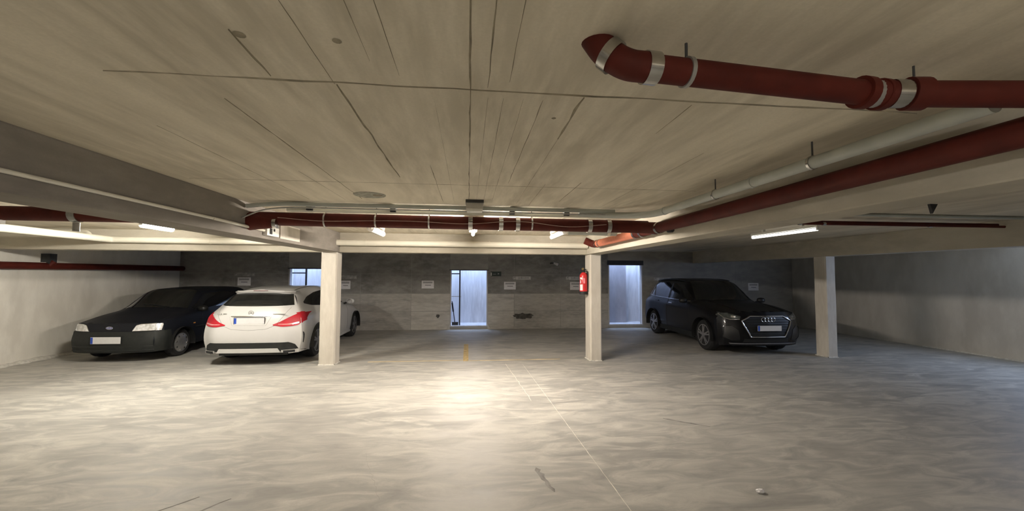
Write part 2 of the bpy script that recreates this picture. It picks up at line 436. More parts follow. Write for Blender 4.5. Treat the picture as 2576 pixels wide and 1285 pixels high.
def door_frame(n, d, zt, lip_mat, lip):
    x0, x1 = d; mb = MB(); t = 0.035
    mb.box(x0, x0 + t, YB - 0.012, YB + 0.1, 0.085, zt); mb.box(x1 - t, x1, YB - 0.012, YB + 0.1, 0.085, zt)
    mb.box(x0, x1, YB - 0.02, YB + 0.1, 0.085, 0.115)
    o = make('door_%d' % n, mb, 'well', kind='structure')
    make('lintel', MB().box(x0 - 0.03, x1 + 0.03, YB - 0.015, YB + 0.02, zt, zt + lip), lip_mat, parent=o)
    return o
dark_lintel = plain('dark_lintel', (0.05, 0.05, 0.055), 0.8)
door_frame(1, D1, 1.84, dark_lintel, 0.03)
door_frame(2, D2, 1.82, dark_lintel, 0.025)
d3 = door_frame(3, D3, 2.02, dark_lintel, 0.15)
# grey leaf of the right doorway, standing inside it
make('door_leaf', MB().box(4.20, 5.44, YB + WT + 0.62, YB + WT + 0.67, 0.07, 2.30), 'leaf', parent=d3)

# side walls
M['wall_pale'] = concrete('pale_rendered_wall', (0.64, 0.61, 0.54), (0.80, 0.77, 0.69), (0.86, 0.83, 0.75), (1.2, 1.2, 0.5), big=0.7, bump=0.12)
wall_left = make('wall_left', MB().box(XL - 0.3, XL, YF, YB, 0, ZC), 'wall_pale', kind='structure')
mb = MB()
mb.box(XR, XR + 0.3, YF, 3.75, 0, ZC); mb.box(XR, XR + 0.3, 6.65, YB, 0, ZC); mb.box(XR, XR + 0.3, 3.75, 6.65, 2.27, ZC); mb.box(XR, XR + 0.3, 3.75, 6.65, 0, 1.58)
wall_right = make('wall_right', mb, 'wall_light', kind='structure')
wall_front = make('wall_front', MB().box(XL - 0.3, XR + 0.3, YF - 0.3, YF, 0, ZC), 'wall_light', kind='structure')
# crumbling render along the foot of the left wall, white cove at the right wall
def lumpy(pts, h, d, nrm, seed):
    rnd = random.Random(seed); vs = []; fs = []
    n = len(pts); nrm = Vector(nrm)
    for p in pts:
        p = Vector(p); hh = h * rnd.uniform(0.5, 1.2); dd = d * rnd.uniform(0.5, 1.2)
        vs += [p - nrm * 0.01, p + nrm * dd, p + nrm * dd * 0.6 + Vector((0, 0, hh * 0.7)), p - nrm * 0.01 + Vector((0, 0, hh))]
    for i in range(n - 1):
        for k in range(4):
            fs.append((4 * i + k, 4 * i + (k + 1) % 4, 4 * i + 4 + (k + 1) % 4, 4 * i + 4 + k))
    return MB().add(vs, fs)
make('crumbled_render', lumpy([(XL, 6.6 + 0.12 * i, 0) for i in range(26)], 0.05, 0.14, (1, 0, 0), 4), 'dirt', parent=wall_left, smooth=True)
make('foot_cove', lumpy([(XR, 6.65 + 0.12 * i, 0) for i in range(18)], 0.03, 0.03, (-1, 0, 0), 9), 'dirt', parent=wall_right, smooth=True)

# floor: construction joint, worn yellow bay marks, fine crack
make('expansion_joint', ridge((1.04, 7.6, 0), (1.20, 2.0, 0), 0.013, 0.003, (0, 0, 1), n=60, jit=0.12), plain('pale_joint', (0.66, 0.63, 0.55), 0.8, var=0.15), parent=floor)
make('expansion_joint', ridge((0.72, 7.7, 0), (0.86, 5.4, 0), 0.02, 0.002, (0, 0, 1), n=30, jit=0.5), plain('pale_joint_worn', (0.66, 0.63, 0.55), 0.8, var=0.15), parent=floor)
make('floor_crack', ridge((-0.95, 4.0, 0), (-0.62, 3.1, 0), 0.006, 0.001, (0, 0, 1), n=18, jit=2.0), plain('crack_tone', (0.40, 0.38, 0.34), 0.9), parent=floor)
make('bay_line', MB().box(-0.085, 0.02, 7.98, 9.9, 0.0, 0.003), 'yellow', parent=floor)
worn = plain('worn_pale_yellow', (0.60, 0.50, 0.32), 0.8, var=0.25, scale=5)
make('bay_line', MB().box(-1.9, -0.1, 8.03, 8.10, 0.0, 0.002), worn, parent=floor)
make('bay_line', MB().box(0.03, 1.85, 7.98, 8.05, 0.0, 0.002), worn, parent=floor)
tyre = plain('tyre_rubber_mark', (0.27, 0.26, 0.24), 0.8, var=0.3, scale=8)
for (xa, ya, xb2, yb2, w_) in ((0.60, 3.55, 0.68, 3.15, 0.045), (-1.75, 3.3, -2.2, 2.75, 0.03), (-2.0, 3.35, -2.5, 2.85, 0.02), (2.3, 4.6, 2.7, 4.3, 0.03)):
    make('tyre_mark', ridge((xa, ya, 0.0025), (xb2, yb2, 0.0025), w_, 0.0008, (0, 0, 1), n=10, jit=0.2), tyre, parent=floor)
crumb = MB(); bm = bmesh.new(); bmesh.ops.create_icosphere(bm, subdivisions=2, radius=0.03)
rnd = random.Random(2)
for q in bm.verts: q.co = Vector((q.co.x * 1.2, q.co.y * 0.7, q.co.z * 0.5)) * rnd.uniform(0.7, 1.25) + Vector((2.27, 2.98, 0.012))
bm.verts.index_update(); crumb.add([q.co[:] for q in bm.verts], [[q.index for q in f.verts] for f in bm.faces]); bm.free()
make('crumpled_paper', crumb, 'paper', label='small crumpled white scrap lying on the floor at lower right', cat='litter')

# ------------------------------------------------------------------ columns and beams
def column(x0, x1, y0, y1, label):
    n = 10; mb = MB(); rnd = random.Random(int(x0 * 100)); c = 0.022
    prof = [(x0 + c, y0), (x1 - c, y0), (x1, y0 + c), (x1, y1 - c), (x1 - c, y1), (x0 + c, y1), (x0, y1 - c), (x0, y0 + c)]
    cx, cy = (x0 + x1) / 2, (y0 + y1) / 2
    for i in range(n + 1):
        z = ZB * i / n
        for (x, y) in prof:
            k = 1 + rnd.uniform(-0.012, 0.012)
            mb.v.append((cx + (x - cx) * k, cy + (y - cy) * k, z))
    for i in range(n):
        for k in range(8): mb.f.append((i * 8 + k, i * 8 + (k + 1) % 8, (i + 1) * 8 + (k + 1) % 8, (i + 1) * 8 + k))
    mb.f.append(tuple(range(8))); mb.f.append(tuple(n * 8 + k for k in range(8)))
    root = empty('concrete_column', (cx, cy, 0), label, 'column', 'concrete columns')
    make('shaft', mb, 'column', parent=root)
    pts = [(x0, y0 + 0.03 * 0, 0)]
    base = MB()
    rnd = random.Random(3)
    for (ax, ay, bx, by, nx, ny) in ((x0, y0, x1, y0, 0, -1), (x1, y0, x1, y1, 1, 0), (x0, y1, x0, y0, -1, 0)):
        p = [(ax + (bx - ax) * t / 8, ay + (by - ay) * t / 8, 0) for t in range(9)]
        q = lumpy(p, 0.02, 0.018, (nx, ny, 0), 5); base.add(q.v, q.f)
    make('mortar_foot', base, 'dirt', parent=root)
    return root
col_l = column(-2.745, -2.455, 7.86, 8.16, 'chipped beige concrete column beside the white estate car')
col_r = column(2.405, 2.640, 7.76, 8.12, 'pale concrete column carrying the red fire extinguisher')
col_3 = column(7.440, 7.680, 7.66, 7.96, 'concrete column to the right of the black SUV, half in shadow')

def beam(x0, x1, y0, y1, z0, label, mat='beam'):
    return make('concrete_beam', MB().box(x0, x1, y0, y1, z0, ZC + 0.001, 0.012), mat, label=label, cat='beam', group='concrete ceiling beams')
beam(-2.76, -2.42, YF, 8.15, ZB, 'long concrete beam on the left resting on the column by the white car', 'beam_shaded')
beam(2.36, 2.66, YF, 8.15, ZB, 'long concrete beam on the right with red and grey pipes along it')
beam(7.40, 7.72, YF, YB, ZB, 'long concrete beam above the black SUV, farthest right')
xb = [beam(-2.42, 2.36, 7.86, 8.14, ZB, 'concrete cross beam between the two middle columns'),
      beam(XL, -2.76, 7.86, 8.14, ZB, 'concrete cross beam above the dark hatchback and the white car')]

# ------------------------------------------------------------------ pipes
def ring(mb, c, axis, r, w, t=0.006, n=24):
    return mb.lathe([(r, -w / 2), (r + t, -w / 2), (r + t, w / 2), (r, w / 2)], c, axis, n, closed=True)
def ring_along(c, d, r, w, t=0.006, n=22):
    c, d = Vector(c), Vector(d).normalized(); rot = Vector((0, 0, 1)).rotation_difference(d)
    m2 = MB().lathe([(r, -w / 2), (r + t, -w / 2), (r + t, w / 2), (r, w / 2)], (0, 0, 0), 'z', n, closed=True)
    m2.v = [tuple(c + rot @ Vector(v)) for v in m2.v]
    return m2
def hanger(root, c, d, r, w=0.022, mat='steel_dull', rod=True):
    m2 = ring_along(c, d, r, w, 0.006)
    o = make('hanger_ring', m2, mat, parent=root, smooth=True)
    if rod:
        make('hanger_rod', MB().tube([(c[0], c[1], c[2] + r), (c[0], c[1], ZC + 0.002)], 0.005, 8), 'darkmetal', parent=root)
def coupling(root, c, d, r, w=0.06, mat='steel', t=0.008):
    return make('coupling', ring_along(c, d, r, w, t), mat, parent=root, smooth=True)

PY, PZ, PR = 4.75, 2.295, 0.076
root = empty('drain_pipe', (-2.42, PY, PZ - PR), 'long dark red drain pipe running across under the ceiling', 'pipe', 'red drain pipes')
make('pipe_run', MB().tube([(XL + 0.004, PY, PZ + 0.02), (-4.0, PY, PZ + 0.012), (2.20, PY, PZ - 0.012)], PR, 22), 'red', parent=root, smooth=True)
for x in (-1.62, -1.06, -0.46, 0.75): hanger(root, (x, PY, PZ), (1, 0, 0), PR, 0.018, 'steel')
for x in (0.02, 0.38, 0.58): coupling(root, (x, PY, PZ - 0.006), (1, 0, 0), PR, 0.05)
for x in (1.46, 1.70): coupling(root, (x, PY, PZ - 0.01), (1, 0, 0), PR, 0.05)
coupling(root, (-4.17, PY, PZ + 0.012), (1, 0, 0), PR, 0.07, 'steel_dull')
make('drop_bracket', MB().tube([(-4.17, PY, PZ - PR), (-4.17, PY, PZ - PR - 0.09)], 0.03, 12), 'steel_dull', parent=root, smooth=True)
make('saddle', MB().box(-5.0, -4.86, PY - 0.06, PY + 0.02, PZ - 0.10, PZ - 0.06), 'box', parent=root)
# metal sleeve where it enters the left beam
make('sleeve', MB().tube([(-2.42, PY - 0.02, PZ - 0.03), (-2.14, PY - 0.04, PZ - 0.045)], [0.10, 0.055], 18), 'red', parent=root, smooth=True)
make('sleeve_end', MB().lathe([(0.02, 0.0), (0.056, 0.01), (0.058, 0.05), (0.02, 0.06)], (-2.17, PY - 0.045, PZ - 0.05), 'x', 18), 'steel', parent=root, smooth=True)

# pale wire looping along the pipe
pts = []
for i in range(80):
    x = -2.1 + 3.75 * i / 79
    pts.append((x, PY - PR - 0.012, PZ - 0.01 + 0.028 * math.sin(2.0 + 4.6 * (x + 2.1)) * (0.6 + 0.4 * math.sin(x * 1.7))))
make('loose_wire', MB().tube(pts, 0.0028, 6), 'wire', label='thin pale wire looping along the red pipe across the ceiling', cat='wire')

# zinc conduits above that pipe, turning along the right beam
c_in = empty('cable_conduit', (0, 4.55, ZC - 0.06), 'pair of grey conduits above the long red pipe, under the ceiling', 'conduit')
make('conduit_tube', MB().tube(round_path([(-2.40, 4.62, ZC - 0.05), (-2.1, 4.56, ZC - 0.03), (1.72, 4.58, ZC - 0.03)], 0.15), 0.024, 12), 'pvc_grey', parent=c_in, smooth=True)
make('conduit_tube', MB().tube([(-2.0, 4.66, ZC - 0.078), (1.8, 4.67, ZC - 0.078)], 0.022, 10), 'pvc_white', parent=c_in, smooth=True)
make('conduit_tube', MB().tube(round_path([(-2.41, 4.55, ZC - 0.19), (-2.2, 4.53, ZC - 0.10), (-1.95, 4.53, ZC - 0.07), (1.6, 4.56, ZC - 0.075)], 0.2), 0.008, 8), 'steel_dull', parent=c_in, smooth=True)
for x in (-1.75, -0.85, 0.5, 1.15): make('clip', MB().box(x - 0.03, x + 0.03, 4.60, 4.70, ZC - 0.085, ZC), 'darkmetal', parent=c_in)

# grey pipe along the right beam with its bend towards the crossing pipe
root = empty('grey_water_pipe', (1.98, 2.0, 2.31), 'grey plastic pipe with thin clips running along the right beam', 'pipe')
GX, GZ, GR = 2.00, 2.345, 0.036
path = round_path([(1.30, 4.62, ZC - 0.055), (1.72, 4.60, ZC - 0.075), (GX, 4.2, GZ), (GX, 1.30, GZ)], 0.28, 8)
make('pipe_run', MB().tube(path, GR, 18), 'pvc_grey', parent=root, smooth=True)
for y in (3.05, 2.12): hanger(root, (GX, y, GZ), (0, 1, 0), GR, 0.016, 'steel')
for y in (3.9, 2.62): coupling(root, (GX, y, GZ), (0, 1, 0), GR, 0.03, 'pvc_grey', 0.005)

# red pipe along the right beam; beyond the junction the lamp's light is painted into its colour
RX, RZ, RR = 2.235, 2.245, 0.062
root = empty('drain_pipe', (RX, 2.5, RZ - RR), 'red drain pipe running along the right beam towards the camera', 'pipe', 'red drain pipes')
make('pipe_run', MB().tube([(RX - 0.02, 0.9, RZ + 0.02), (RX, 5.15, RZ)], RR, 20), 'red', parent=root, smooth=True)
make('pipe_end', MB().tube([(RX, 5.15, RZ), (RX, 6.75, RZ - 0.01)], RR * 0.98, 20), 'red_lamplit', parent=root, smooth=True)
make('end_elbow', MB().tube(round_path([(RX, 6.75, RZ - 0.01), (RX, 6.98, RZ - 0.01), (RX - 0.16, 7.0, RZ + 0.06)], 0.12), RR * 1.02, 18), 'red', parent=root, smooth=True)
for y in (5.15, 4.95, 4.62, 4.50): coupling(root, (RX, y, RZ), (0, 1, 0), RR, 0.05)
for y in (6.78, 6.62): coupling(root, (RX, y, RZ - 0.01), (0, 1, 0), RR, 0.03)
make('junction', MB().tube(round_path([(1.85, PY, PZ - 0.012), (2.12, PY, PZ - 0.02), (RX, 4.55, RZ)], 0.2), 0.072, 20), 'red', parent=root, smooth=True)
make('black_cap', MB().lathe([(0.03, 0), (0.045, 0.02), (0.045, 0.05), (0.03, 0.06)], (RX + 0.03, 4.30, RZ - 0.075), 'z', 16), 'black', parent=root, smooth=True)

# red pipe near the camera: elbow out of the ceiling, then along to the right beam
root = empty('drain_pipe', (1.0, 1.2, 2.28), 'red pipe with steel couplings that drops out of the ceiling near the camera', 'pipe', 'red drain pipes')
TZ, TR = 2.37, 0.0445
p_a, p_b, p_c = Vector((0.56, 1.245, TZ)), Vector((1.50, 1.318, TZ - 0.006)), Vector((2.10, 1.20, TZ - 0.03))
make('pipe_run', MB().tube([p_a, p_b], TR, 20), 'red', parent=root, smooth=True)
make('pipe_run', MB().tube([p_b, p_c], TR * 1.06, 20), 'red', parent=root, smooth=True)
make('elbow', MB().tube(round_path([p_a + Vector((0.02, 0, 0)), (0.515, 1.248, TZ + 0.004), (0.455, 1.275, TZ + 0.055), (0.415, 1.295, ZC + 0.03)], 0.04, 6), TR * 1.10, 20), 'red', parent=root, smooth=True)
ax = (p_b - p_a).normalized()
coupling(root, p_a + ax * 0.035, ax, TR * 1.02, 0.045, 'steel', 0.008)
coupling(root, Vector((0.468, 1.268, TZ + 0.045)), (-0.62, 0.28, 0.62), TR * 1.12, 0.035, 'steel', 0.006)
hanger(root, p_a + ax * 0.17, ax, TR, 0.014, 'steel_dull')
coupling(root, p_b - ax * 0.045, ax, TR * 1.01, 0.035, 'red', 0.013)
coupling(root, p_b - ax * 0.005, ax, TR * 1.01, 0.035, 'steel_dull', 0.004)
coupling(root, p_b + ax * 0.035, ax, TR * 1.01, 0.03, 'red', 0.012)
bx = (p_c - p_b).normalized()
coupling(root, p_b + bx * 0.085, bx, TR * 1.06, 0.05, 'steel', 0.004)
coupling(root, p_b + bx * 0.145, bx, TR * 1.06, 0.06, 'red', 0.012)
make('hanger_rod', MB().tube([p_b + bx * 0.145 + Vector((0, 0, TR)), p_b + bx * 0.145 + Vector((0, 0, 0.106))], 0.004, 8), 'darkmetal', parent=root)

# white drain pipe along the left bay and the cross beam
root = empty('drain_pipe', (-6.2, 7.6, 2.21), 'white plastic drain pipe that turns and follows the cross beam', 'pipe', 'white drain pipes')
WZ, WR, WY = 2.275, 0.055, 7.72
make('pipe_run', MB().tube(round_path([(-6.22, 2.0, WZ + 0.03), (-6.22, WY, WZ), (2.34, WY, WZ - 0.01)], 0.10, 6), WR, 20), 'pvc_white', parent=root, smooth=True)
make('branch', MB().tube(round_path([(-6.25, WY - 0.35, WZ + 0.02), (-6.34, WY - 0.30, WZ + 0.1), (-7.3, WY - 0.12, WZ + 0.12)], 0.1), 0.035, 16), 'pvc_white', parent=root, smooth=True)
for x in (-4.6, -1.9, 0.4, 1.6): make('strap', ring_along((x, WY, WZ - 0.004), (1, 0, 0), WR, 0.02, 0.003), 'pvc_white', parent=root, smooth=True)
for x in (-4.6, -1.9, 0.4, 1.6): make('stand_off', MB().box(x - 0.015, x + 0.015, WY + WR - 0.005, 7.87, WZ - 0.015, WZ + 0.015), 'steel_dull', parent=root)

# red pipe along the left wall
root = empty('drain_pipe', (XL + 0.09, 9.0, 1.73), 'red pipe mounted along the left wall above the dark hatchback', 'pipe', 'red drain pipes')
make('pipe_run', MB().tube([(XL + 0.09, 3.0, 1.80), (XL + 0.09, 12.58, 1.83)], 0.068, 18), 'red', parent=root, smooth=True)
make('pipe_top_ledge', MB().box(XL, XL + 0.10, 4.0, 11.4, 1.875, 1.893), 'wall_light', parent=root)
make('clamp', MB().box(XL, XL + 0.16, 8.78, 8.92, 1.86, 2.06), 'darkmetal', parent=root)
make('clamp_bolt', MB().tube([(XL + 0.1, 8.80, 1.80), (XL + 0.17, 8.86, 1.91)], 0.05, 12), 'red', parent=root, smooth=True)

# white conduit on the left beam and its junction box
root = empty('cable_conduit', (-2.41, 3.5, 2.18), 'thin white conduit fixed along the inner side of the left beam', 'conduit')
make('conduit_tube', MB().tube([(-2.405, 0.6, 2.215), (-2.405, 4.05, 2.205)], 0.013, 10), 'pvc_white', parent=root, smooth=True)
make('conduit_tube', MB().tube([(-2.405, 4.06, 2.205), (-2.405, 5.02, 2.195)], 0.015, 10), 'pvc_white', parent=root, smooth=True)
jb = empty('junction_box', (-2.39, 5.15, 2.14), 'small white junction box at the end of the conduit on the left beam', 'junction box')
make('housing', MB().box(-2.42, -2.37, 5.02, 5.32, 2.14, 2.25, 0.008), 'white', parent=jb)
make('socket', MB().box(-2.372, -2.362, 5.08, 5.13, 2.16, 2.23), 'black', parent=jb)
make('socket', MB().box(-2.372, -2.362, 5.17, 5.20, 2.20, 2.23), 'black', parent=jb)
make('cover_panel', MB().box(-2.425, -2.412, 5.45, 6.05, 2.14, 2.33), 'column', label='thin square cover panel on the left beam near its column', cat='panel')

# right bay: conduit, twin red pipes, bracket
make('cable_conduit', MB().tube([(2.66, 4.50, ZC - 0.02), (7.40, 4.44, ZC - 0.02)], 0.018, 10), 'pvc_grey', label='thin blue-grey conduit crossing the ceiling of the right bay', cat='conduit', smooth=True)
root = empty('sprinkler_pipe', (4.5, 4.85, 2.36), 'pair of thin dark red pipes crossing the right bay ceiling', 'pipe')
for dy, dz in ((0, 0), (0.07, 0.035)):
    make('pipe_run', MB().tube([(4.0, 4.85 + dy, 2.38 + dz), (7.40, 4.78 + dy, 2.38 + dz)], 0.017, 12), 'red', parent=root, smooth=True)
for x in (4.35, 4.70, 6.3): coupling(root, (x, 4.84, 2.38), (1, 0, 0), 0.017, 0.04, 'steel', 0.006)
make('elbow', MB().tube(round_path([(4.0, 4.85, 2.38), (3.9, 4.85, 2.38), (3.9, 4.85, ZC - 0.002)], 0.05), 0.018, 12), 'darkmetal', parent=root, smooth=True)
make('bracket_hook', MB().add([(2.64, 2.02, 2.10), (2.69, 2.02, 2.10), (2.655, 2.02, 2.045), (2.64, 2.035, 2.10), (2.69, 2.035, 2.10), (2.655, 2.035, 2.045)],
     [(0, 1, 2), (3, 5, 4), (0, 3, 4, 1), (1, 4, 5, 2), (0, 2, 5, 3)]), 'black', label='small black triangular bracket under the right beam edge', cat='bracket')

# ------------------------------------------------------------------ lamps
def tube_lamp(x, y0, y1, z, label, mat, body_w=0.09, r=0.019, body_mat='white', dz=0.0):
    root = empty('tube_lamp', (x, (y0 + y1) / 2, z - r), label, 'lamp', 'fluorescent tube lamps')
    make('housing', MB().box(x - body_w / 2, x + body_w / 2, y0 - 0.02, y1 + 0.02, z + r + 0.012, z + r + 0.05, 0.006), body_mat, parent=root)
    make('tube', MB().tube([(x, y0, z), (x, y1, z)], r, 12), mat, parent=root, smooth=True)
    for y in (y0, y1): make('tube_holder', MB().box(x - 0.022, x + 0.022, y - 0.025 if y == y0 else y, y if y == y0 else y + 0.025, z - 0.012, z + r + 0.02), body_mat, parent=root)
    for t in (0.2, 0.8):
        yy = y0 + (y1 - y0) * t
        make('bracket', MB().box(x - 0.02, x + 0.02, yy - 0.02, yy + 0.02, z + r + 0.045, ZC + 0.001), body_mat, parent=root)
    return root
tube_lamp(0.07, 5.1, 6.5, 2.335, 'lit fluorescent tube in the middle bay, glowing white', 'tube_lit', r=0.026, body_w=0.12)
tube_lamp(0.07, -2.7, -1.3, 2.335, 'added fluorescent fill tube behind the viewer, out of view', 'tube_fill', r=0.026, body_w=0.12)  # added fill lamp, unseen, to brighten the ceiling and the near floor
tube_lamp(-4.42, 5.95, 6.5, 2.345, 'lit fluorescent lamp in the left bay beyond the beam', 'tube_lit_left', r=0.04, body_w=0.11)
tube_lamp(4.90, 5.15, 6.45, 2.345, 'thin dim white tube lamp in the right bay above the black SUV', 'tube_dim', r=0.02, body_w=0.05)
tube_lamp(-1.29, 5.45, 6.2, 2.29, 'unlit white tube lamp to the left of the glowing one', 'white', r=0.045, body_w=0.06, body_mat='pvc_white')
tube_lamp(1.33, 5.45, 6.3, 2.29, 'unlit white tube lamp to the right of the glowing one', 'white', r=0.04, body_w=0.06, body_mat='pvc_white')
root = empty('sensor_box', (0.06, 4.25, 2.35), 'small grey and white box hanging from the ceiling before the red pipe', 'box')
make('housing', MB().box(-0.03, 0.15, 4.21, 4.36, 2.375, ZC - 0.02, 0.006), 'box', parent=root)
make('mount_plate', MB().box(-0.035, 0.155, 4.195, 4.37, ZC - 0.03, ZC + 0.001), 'darkmetal', parent=root)
make('diffuser', MB().box(-0.022, 0.142, 4.205, 4.35, 2.35, 2.378, 0.004), 'white', parent=root)
root = empty('drain_pipe', (1.75, 5.75, 2.27), 'short pale grey pipe stub beside the lamp-lit red pipe end', 'pipe')
make('pipe_run', MB().tube([(1.45, 5.75, 2.32), (2.17, 5.72, 2.31)], 0.045, 16), 'pvc_grey', parent=root, smooth=True)
make('collar', ring_along((2.05, 5.725, 2.31), (1, 0, 0), 0.045, 0.04, 0.006), 'pvc_white', parent=root, smooth=True)

# ------------------------------------------------------------------ signs on the far wall
def paper_sign(x0, x1, z0, z1, label):
    root = empty('notice', ((x0 + x1) / 2, YB, z0), label, 'sign', 'white notices on the far wall')
    y = YB - 0.010
    make('sheet', MB().box(x0, x1, y, YB + 0.001, z0, z1), 'paper', parent=root)
    w, h = x1 - x0, z1 - z0
    make('print_line', MB().box(x0 + 0.12 * w, x0 + 0.88 * w, y - 0.001, y, z0 + 0.66 * h, z0 + 0.86 * h), 'print_pale', parent=root)
    make('print_line', MB().box(x0 + 0.28 * w, x0 + 0.76 * w, y - 0.001, y, z0 + 0.38 * h, z0 + 0.46 * h), 'print', parent=root)
k = YB / 12.5
paper_sign(-1.42, -1.05, 1.26, 1.50, 'white notice sheet on the far wall left of the middle doorway')
paper_sign(-3.82, -3.53, 1.24, 1.49, 'white notice sheet on the far wall just right of the left column')
paper_sign(1.12, 1.49, 1.23, 1.47, 'white notice sheet on the far wall right of the middle doorway')
paper_sign(3.24, 3.60, 1.22, 1.47, 'white notice sheet partly behind the fire extinguisher')
paper_sign(9.36, 9.73, 1.20, 1.45, 'white notice sheet on the far wall above the black SUV bonnet')
paper_sign(-6.72, -6.36, 1.34, 1.58, 'white notice sheet in the dark above the white car roof')
def name_sign(x0, x1, z0, z1, txt, label):
    root = empty('bay_sign', ((x0 + x1) / 2, YB, z0), label, 'sign', 'grey parking bay signs')
    y = YB - 0.016; w = x1 - x0; h = z1 - z0
    pm = 'plate_grey' if txt else 'sign_dull'
    make('plate', MB().box(x0 + 0.20 * w, x1, y, YB + 0.001, z0, z1), pm, parent=root)
    make('tab', MB().box(x0 + 0.05 * w, x0 + 0.18 * w, y + 0.002, YB + 0.001, z0 + 0.1 * h, z1 - 0.05 * h), pm, parent=root)
    make('letter', text_mb('P', h * 0.9, (x0 + 0.115 * w, y, (z0 + z1) / 2), (1, 0, 0), (0, 0, 1)), 'print', parent=root)
    if txt: make('lettering', text_mb(txt, h * 0.88, (x0 + 0.6 * w, y - 0.001, (z0 + z1) / 2), (1, 0, 0), (0, 0, 1)), 'print', parent=root)
name_sign(1.37, 1.97, 1.54, 1.64, 'SHELLAX', 'grey parking sign with dark capitals right of the middle doorway')
name_sign(3.08, 3.68, 1.54, 1.64, 'SHELLAX', 'grey parking sign partly behind the fire extinguisher')
name_sign(6.02, 6.62, 1.52, 1.62, 'ECURIE', 'grey parking sign just above the black SUV roof')
name_sign(-3.95, -3.35, 1.55, 1.65, '', 'grey parking sign right of the left column, lettering unreadable')
name_sign(-6.85, -6.25, 1.62, 1.72, '', 'grey parking sign in the dark above the white car roof')
root = empty('direction_sign', (0.86, YB, 1.64), 'dark green sign with a pale stripe beside the middle doorway', 'sign')
make('board', MB().box(0.70, 1.03, YB - 0.015, YB + 0.001, 1.645, 1.79), 'sign_dark', parent=root)
make('stripe', MB().box(0.70, 0.735, YB - 0.018, YB - 0.014, 1.66, 1.76), 'plate_grey', parent=root)
make('lettering', MB().box(0.77, 0.87, YB - 0.017, YB - 0.014, 1.70, 1.715), 'print_pale', parent=root)
make('arrow', MB().add([(0.92, YB - 0.017, 1.69), (0.98, YB - 0.017, 1.72), (0.92, YB - 0.017, 1.75), (0.92, YB - 0.014, 1.69), (0.98, YB - 0.014, 1.72), (0.92, YB - 0.014, 1.75)],
     [(0, 1, 2), (3, 5, 4), (0, 3, 4, 1), (1, 4, 5, 2), (0, 2, 5, 3)]), 'print_pale', parent=root)
root = empty('wall_camera', (2.75, YB - 0.1, 2.0), 'small pale camera on a dark arm high on the far wall', 'camera')
make('arm', MB().tube([(2.60, YB, 2.06), (2.70, YB - 0.10, 2.07)], 0.02, 8), 'darkmetal', parent=root, smooth=True)
make('body', MB().tube([(2.68, YB - 0.06, 2.08), (2.80, YB - 0.16, 2.02)], [0.03, 0.045], 12), 'paper', parent=root, smooth=True)

# railing and broom seen inside the middle light well, railing in the left one
def railing(xp, zt, label):
    root = empty('stair_railing', (xp, YB + 0.45, 0.07), label, 'railing', 'stair railings')
    y = YB + 0.45
    make('post', MB().box(xp - 0.022, xp + 0.022, y - 0.02, y + 0.02, 0.07, zt), 'darkmetal', parent=root)
    make('rail', MB().box(xp - 0.62, xp, y - 0.016, y + 0.016, 1.70, 1.735), 'darkmetal', parent=root)
    make('rail', MB().box(xp - 0.62, xp + 0.05, y - 0.012, y + 0.012, 0.98, 1.0), 'steel_dull', parent=root)
railing(-0.265, 2.3, 'dark metal post and rails inside the middle doorway')
railing(-4.98, 2.3, 'dark metal post and rails inside the doorway behind the white car')
root = empty('broom', (-0.42, YB + 0.32, 0.07), 'dark broom leaning inside the middle doorway', 'broom')
make('handle', MB().tube([(-0.50, YB + 0.26, 0.85), (-0.41, YB + 0.34, 0.18)], 0.013, 8), 'black', parent=root, smooth=True)
make('grip', MB().tube([(-0.497, YB + 0.265, 0.80), (-0.46, YB + 0.30, 0.52)], 0.024, 8), 'black', parent=root, smooth=True)
make('bristles', MB().box(-0.50, -0.30, YB + 0.30, YB + 0.37, 0.07, 0.19, 0.015), 'darkmetal', parent=root)

# ------------------------------------------------------------------ fire extinguisher on the right column
fx, fy = 2.405 - 0.085, 7.93
root = empty('fire_extinguisher', (fx, fy, 1.30), 'red fire extinguisher hung on the side of the pale column', 'fire extinguisher')
make('cylinder', MB().lathe([(0.055, 1.335), (0.078, 1.35), (0.08, 1.38), (0.08, 1.66), (0.072, 1.70), (0.045, 1.735), (0.025, 1.745)], (fx, fy, 0), 'z', 24), 'fire_red', parent=root, smooth=True)
make('foot_ring', MB().lathe([(0.07, 1.30), (0.082, 1.30), (0.082, 1.36), (0.07, 1.36)], (fx, fy, 0), 'z', 20, closed=True), 'black', parent=root, smooth=True)
make('valve', MB().lathe([(0.022, 1.74), (0.024, 1.78), (0.03, 1.79), (0.018, 1.80)], (fx, fy, 0), 'z', 14), 'black', parent=root, smooth=True)
make('gauge', MB().lathe([(0.02, -0.012), (0.026, 0.0), (0.02, 0.02)], (fx - 0.02, fy - 0.02, 1.81), 'y', 14), 'brass', parent=root, smooth=True)
make('lever', MB().box(fx - 0.02, fx + 0.05, fy - 0.012, fy + 0.012, 1.79, 1.81, 0.004), 'black', parent=root)
make('hose', MB().tube(round_path([(fx + 0.02, fy - 0.02, 1.77), (fx + 0.075, fy - 0.06, 1.76), (fx + 0.078, fy - 0.055, 1.36)], 0.05), 0.012, 8), 'black', parent=root, smooth=True)
def label_patch(z0, z1, a0, a1, mat, name):
    vs = []; n = 6
    for i in range(n + 1):
        a = math.radians(a0 + (a1 - a0) * i / n)
        for z in (z0, z1): vs.append((fx + 0.0815 * math.cos(a), fy + 0.0815 * math.sin(a), z))
    make(name, MB().add(vs, [(2 * i, 2 * i + 2, 2 * i + 3, 2 * i + 1) for i in range(n)]), mat, parent=root)
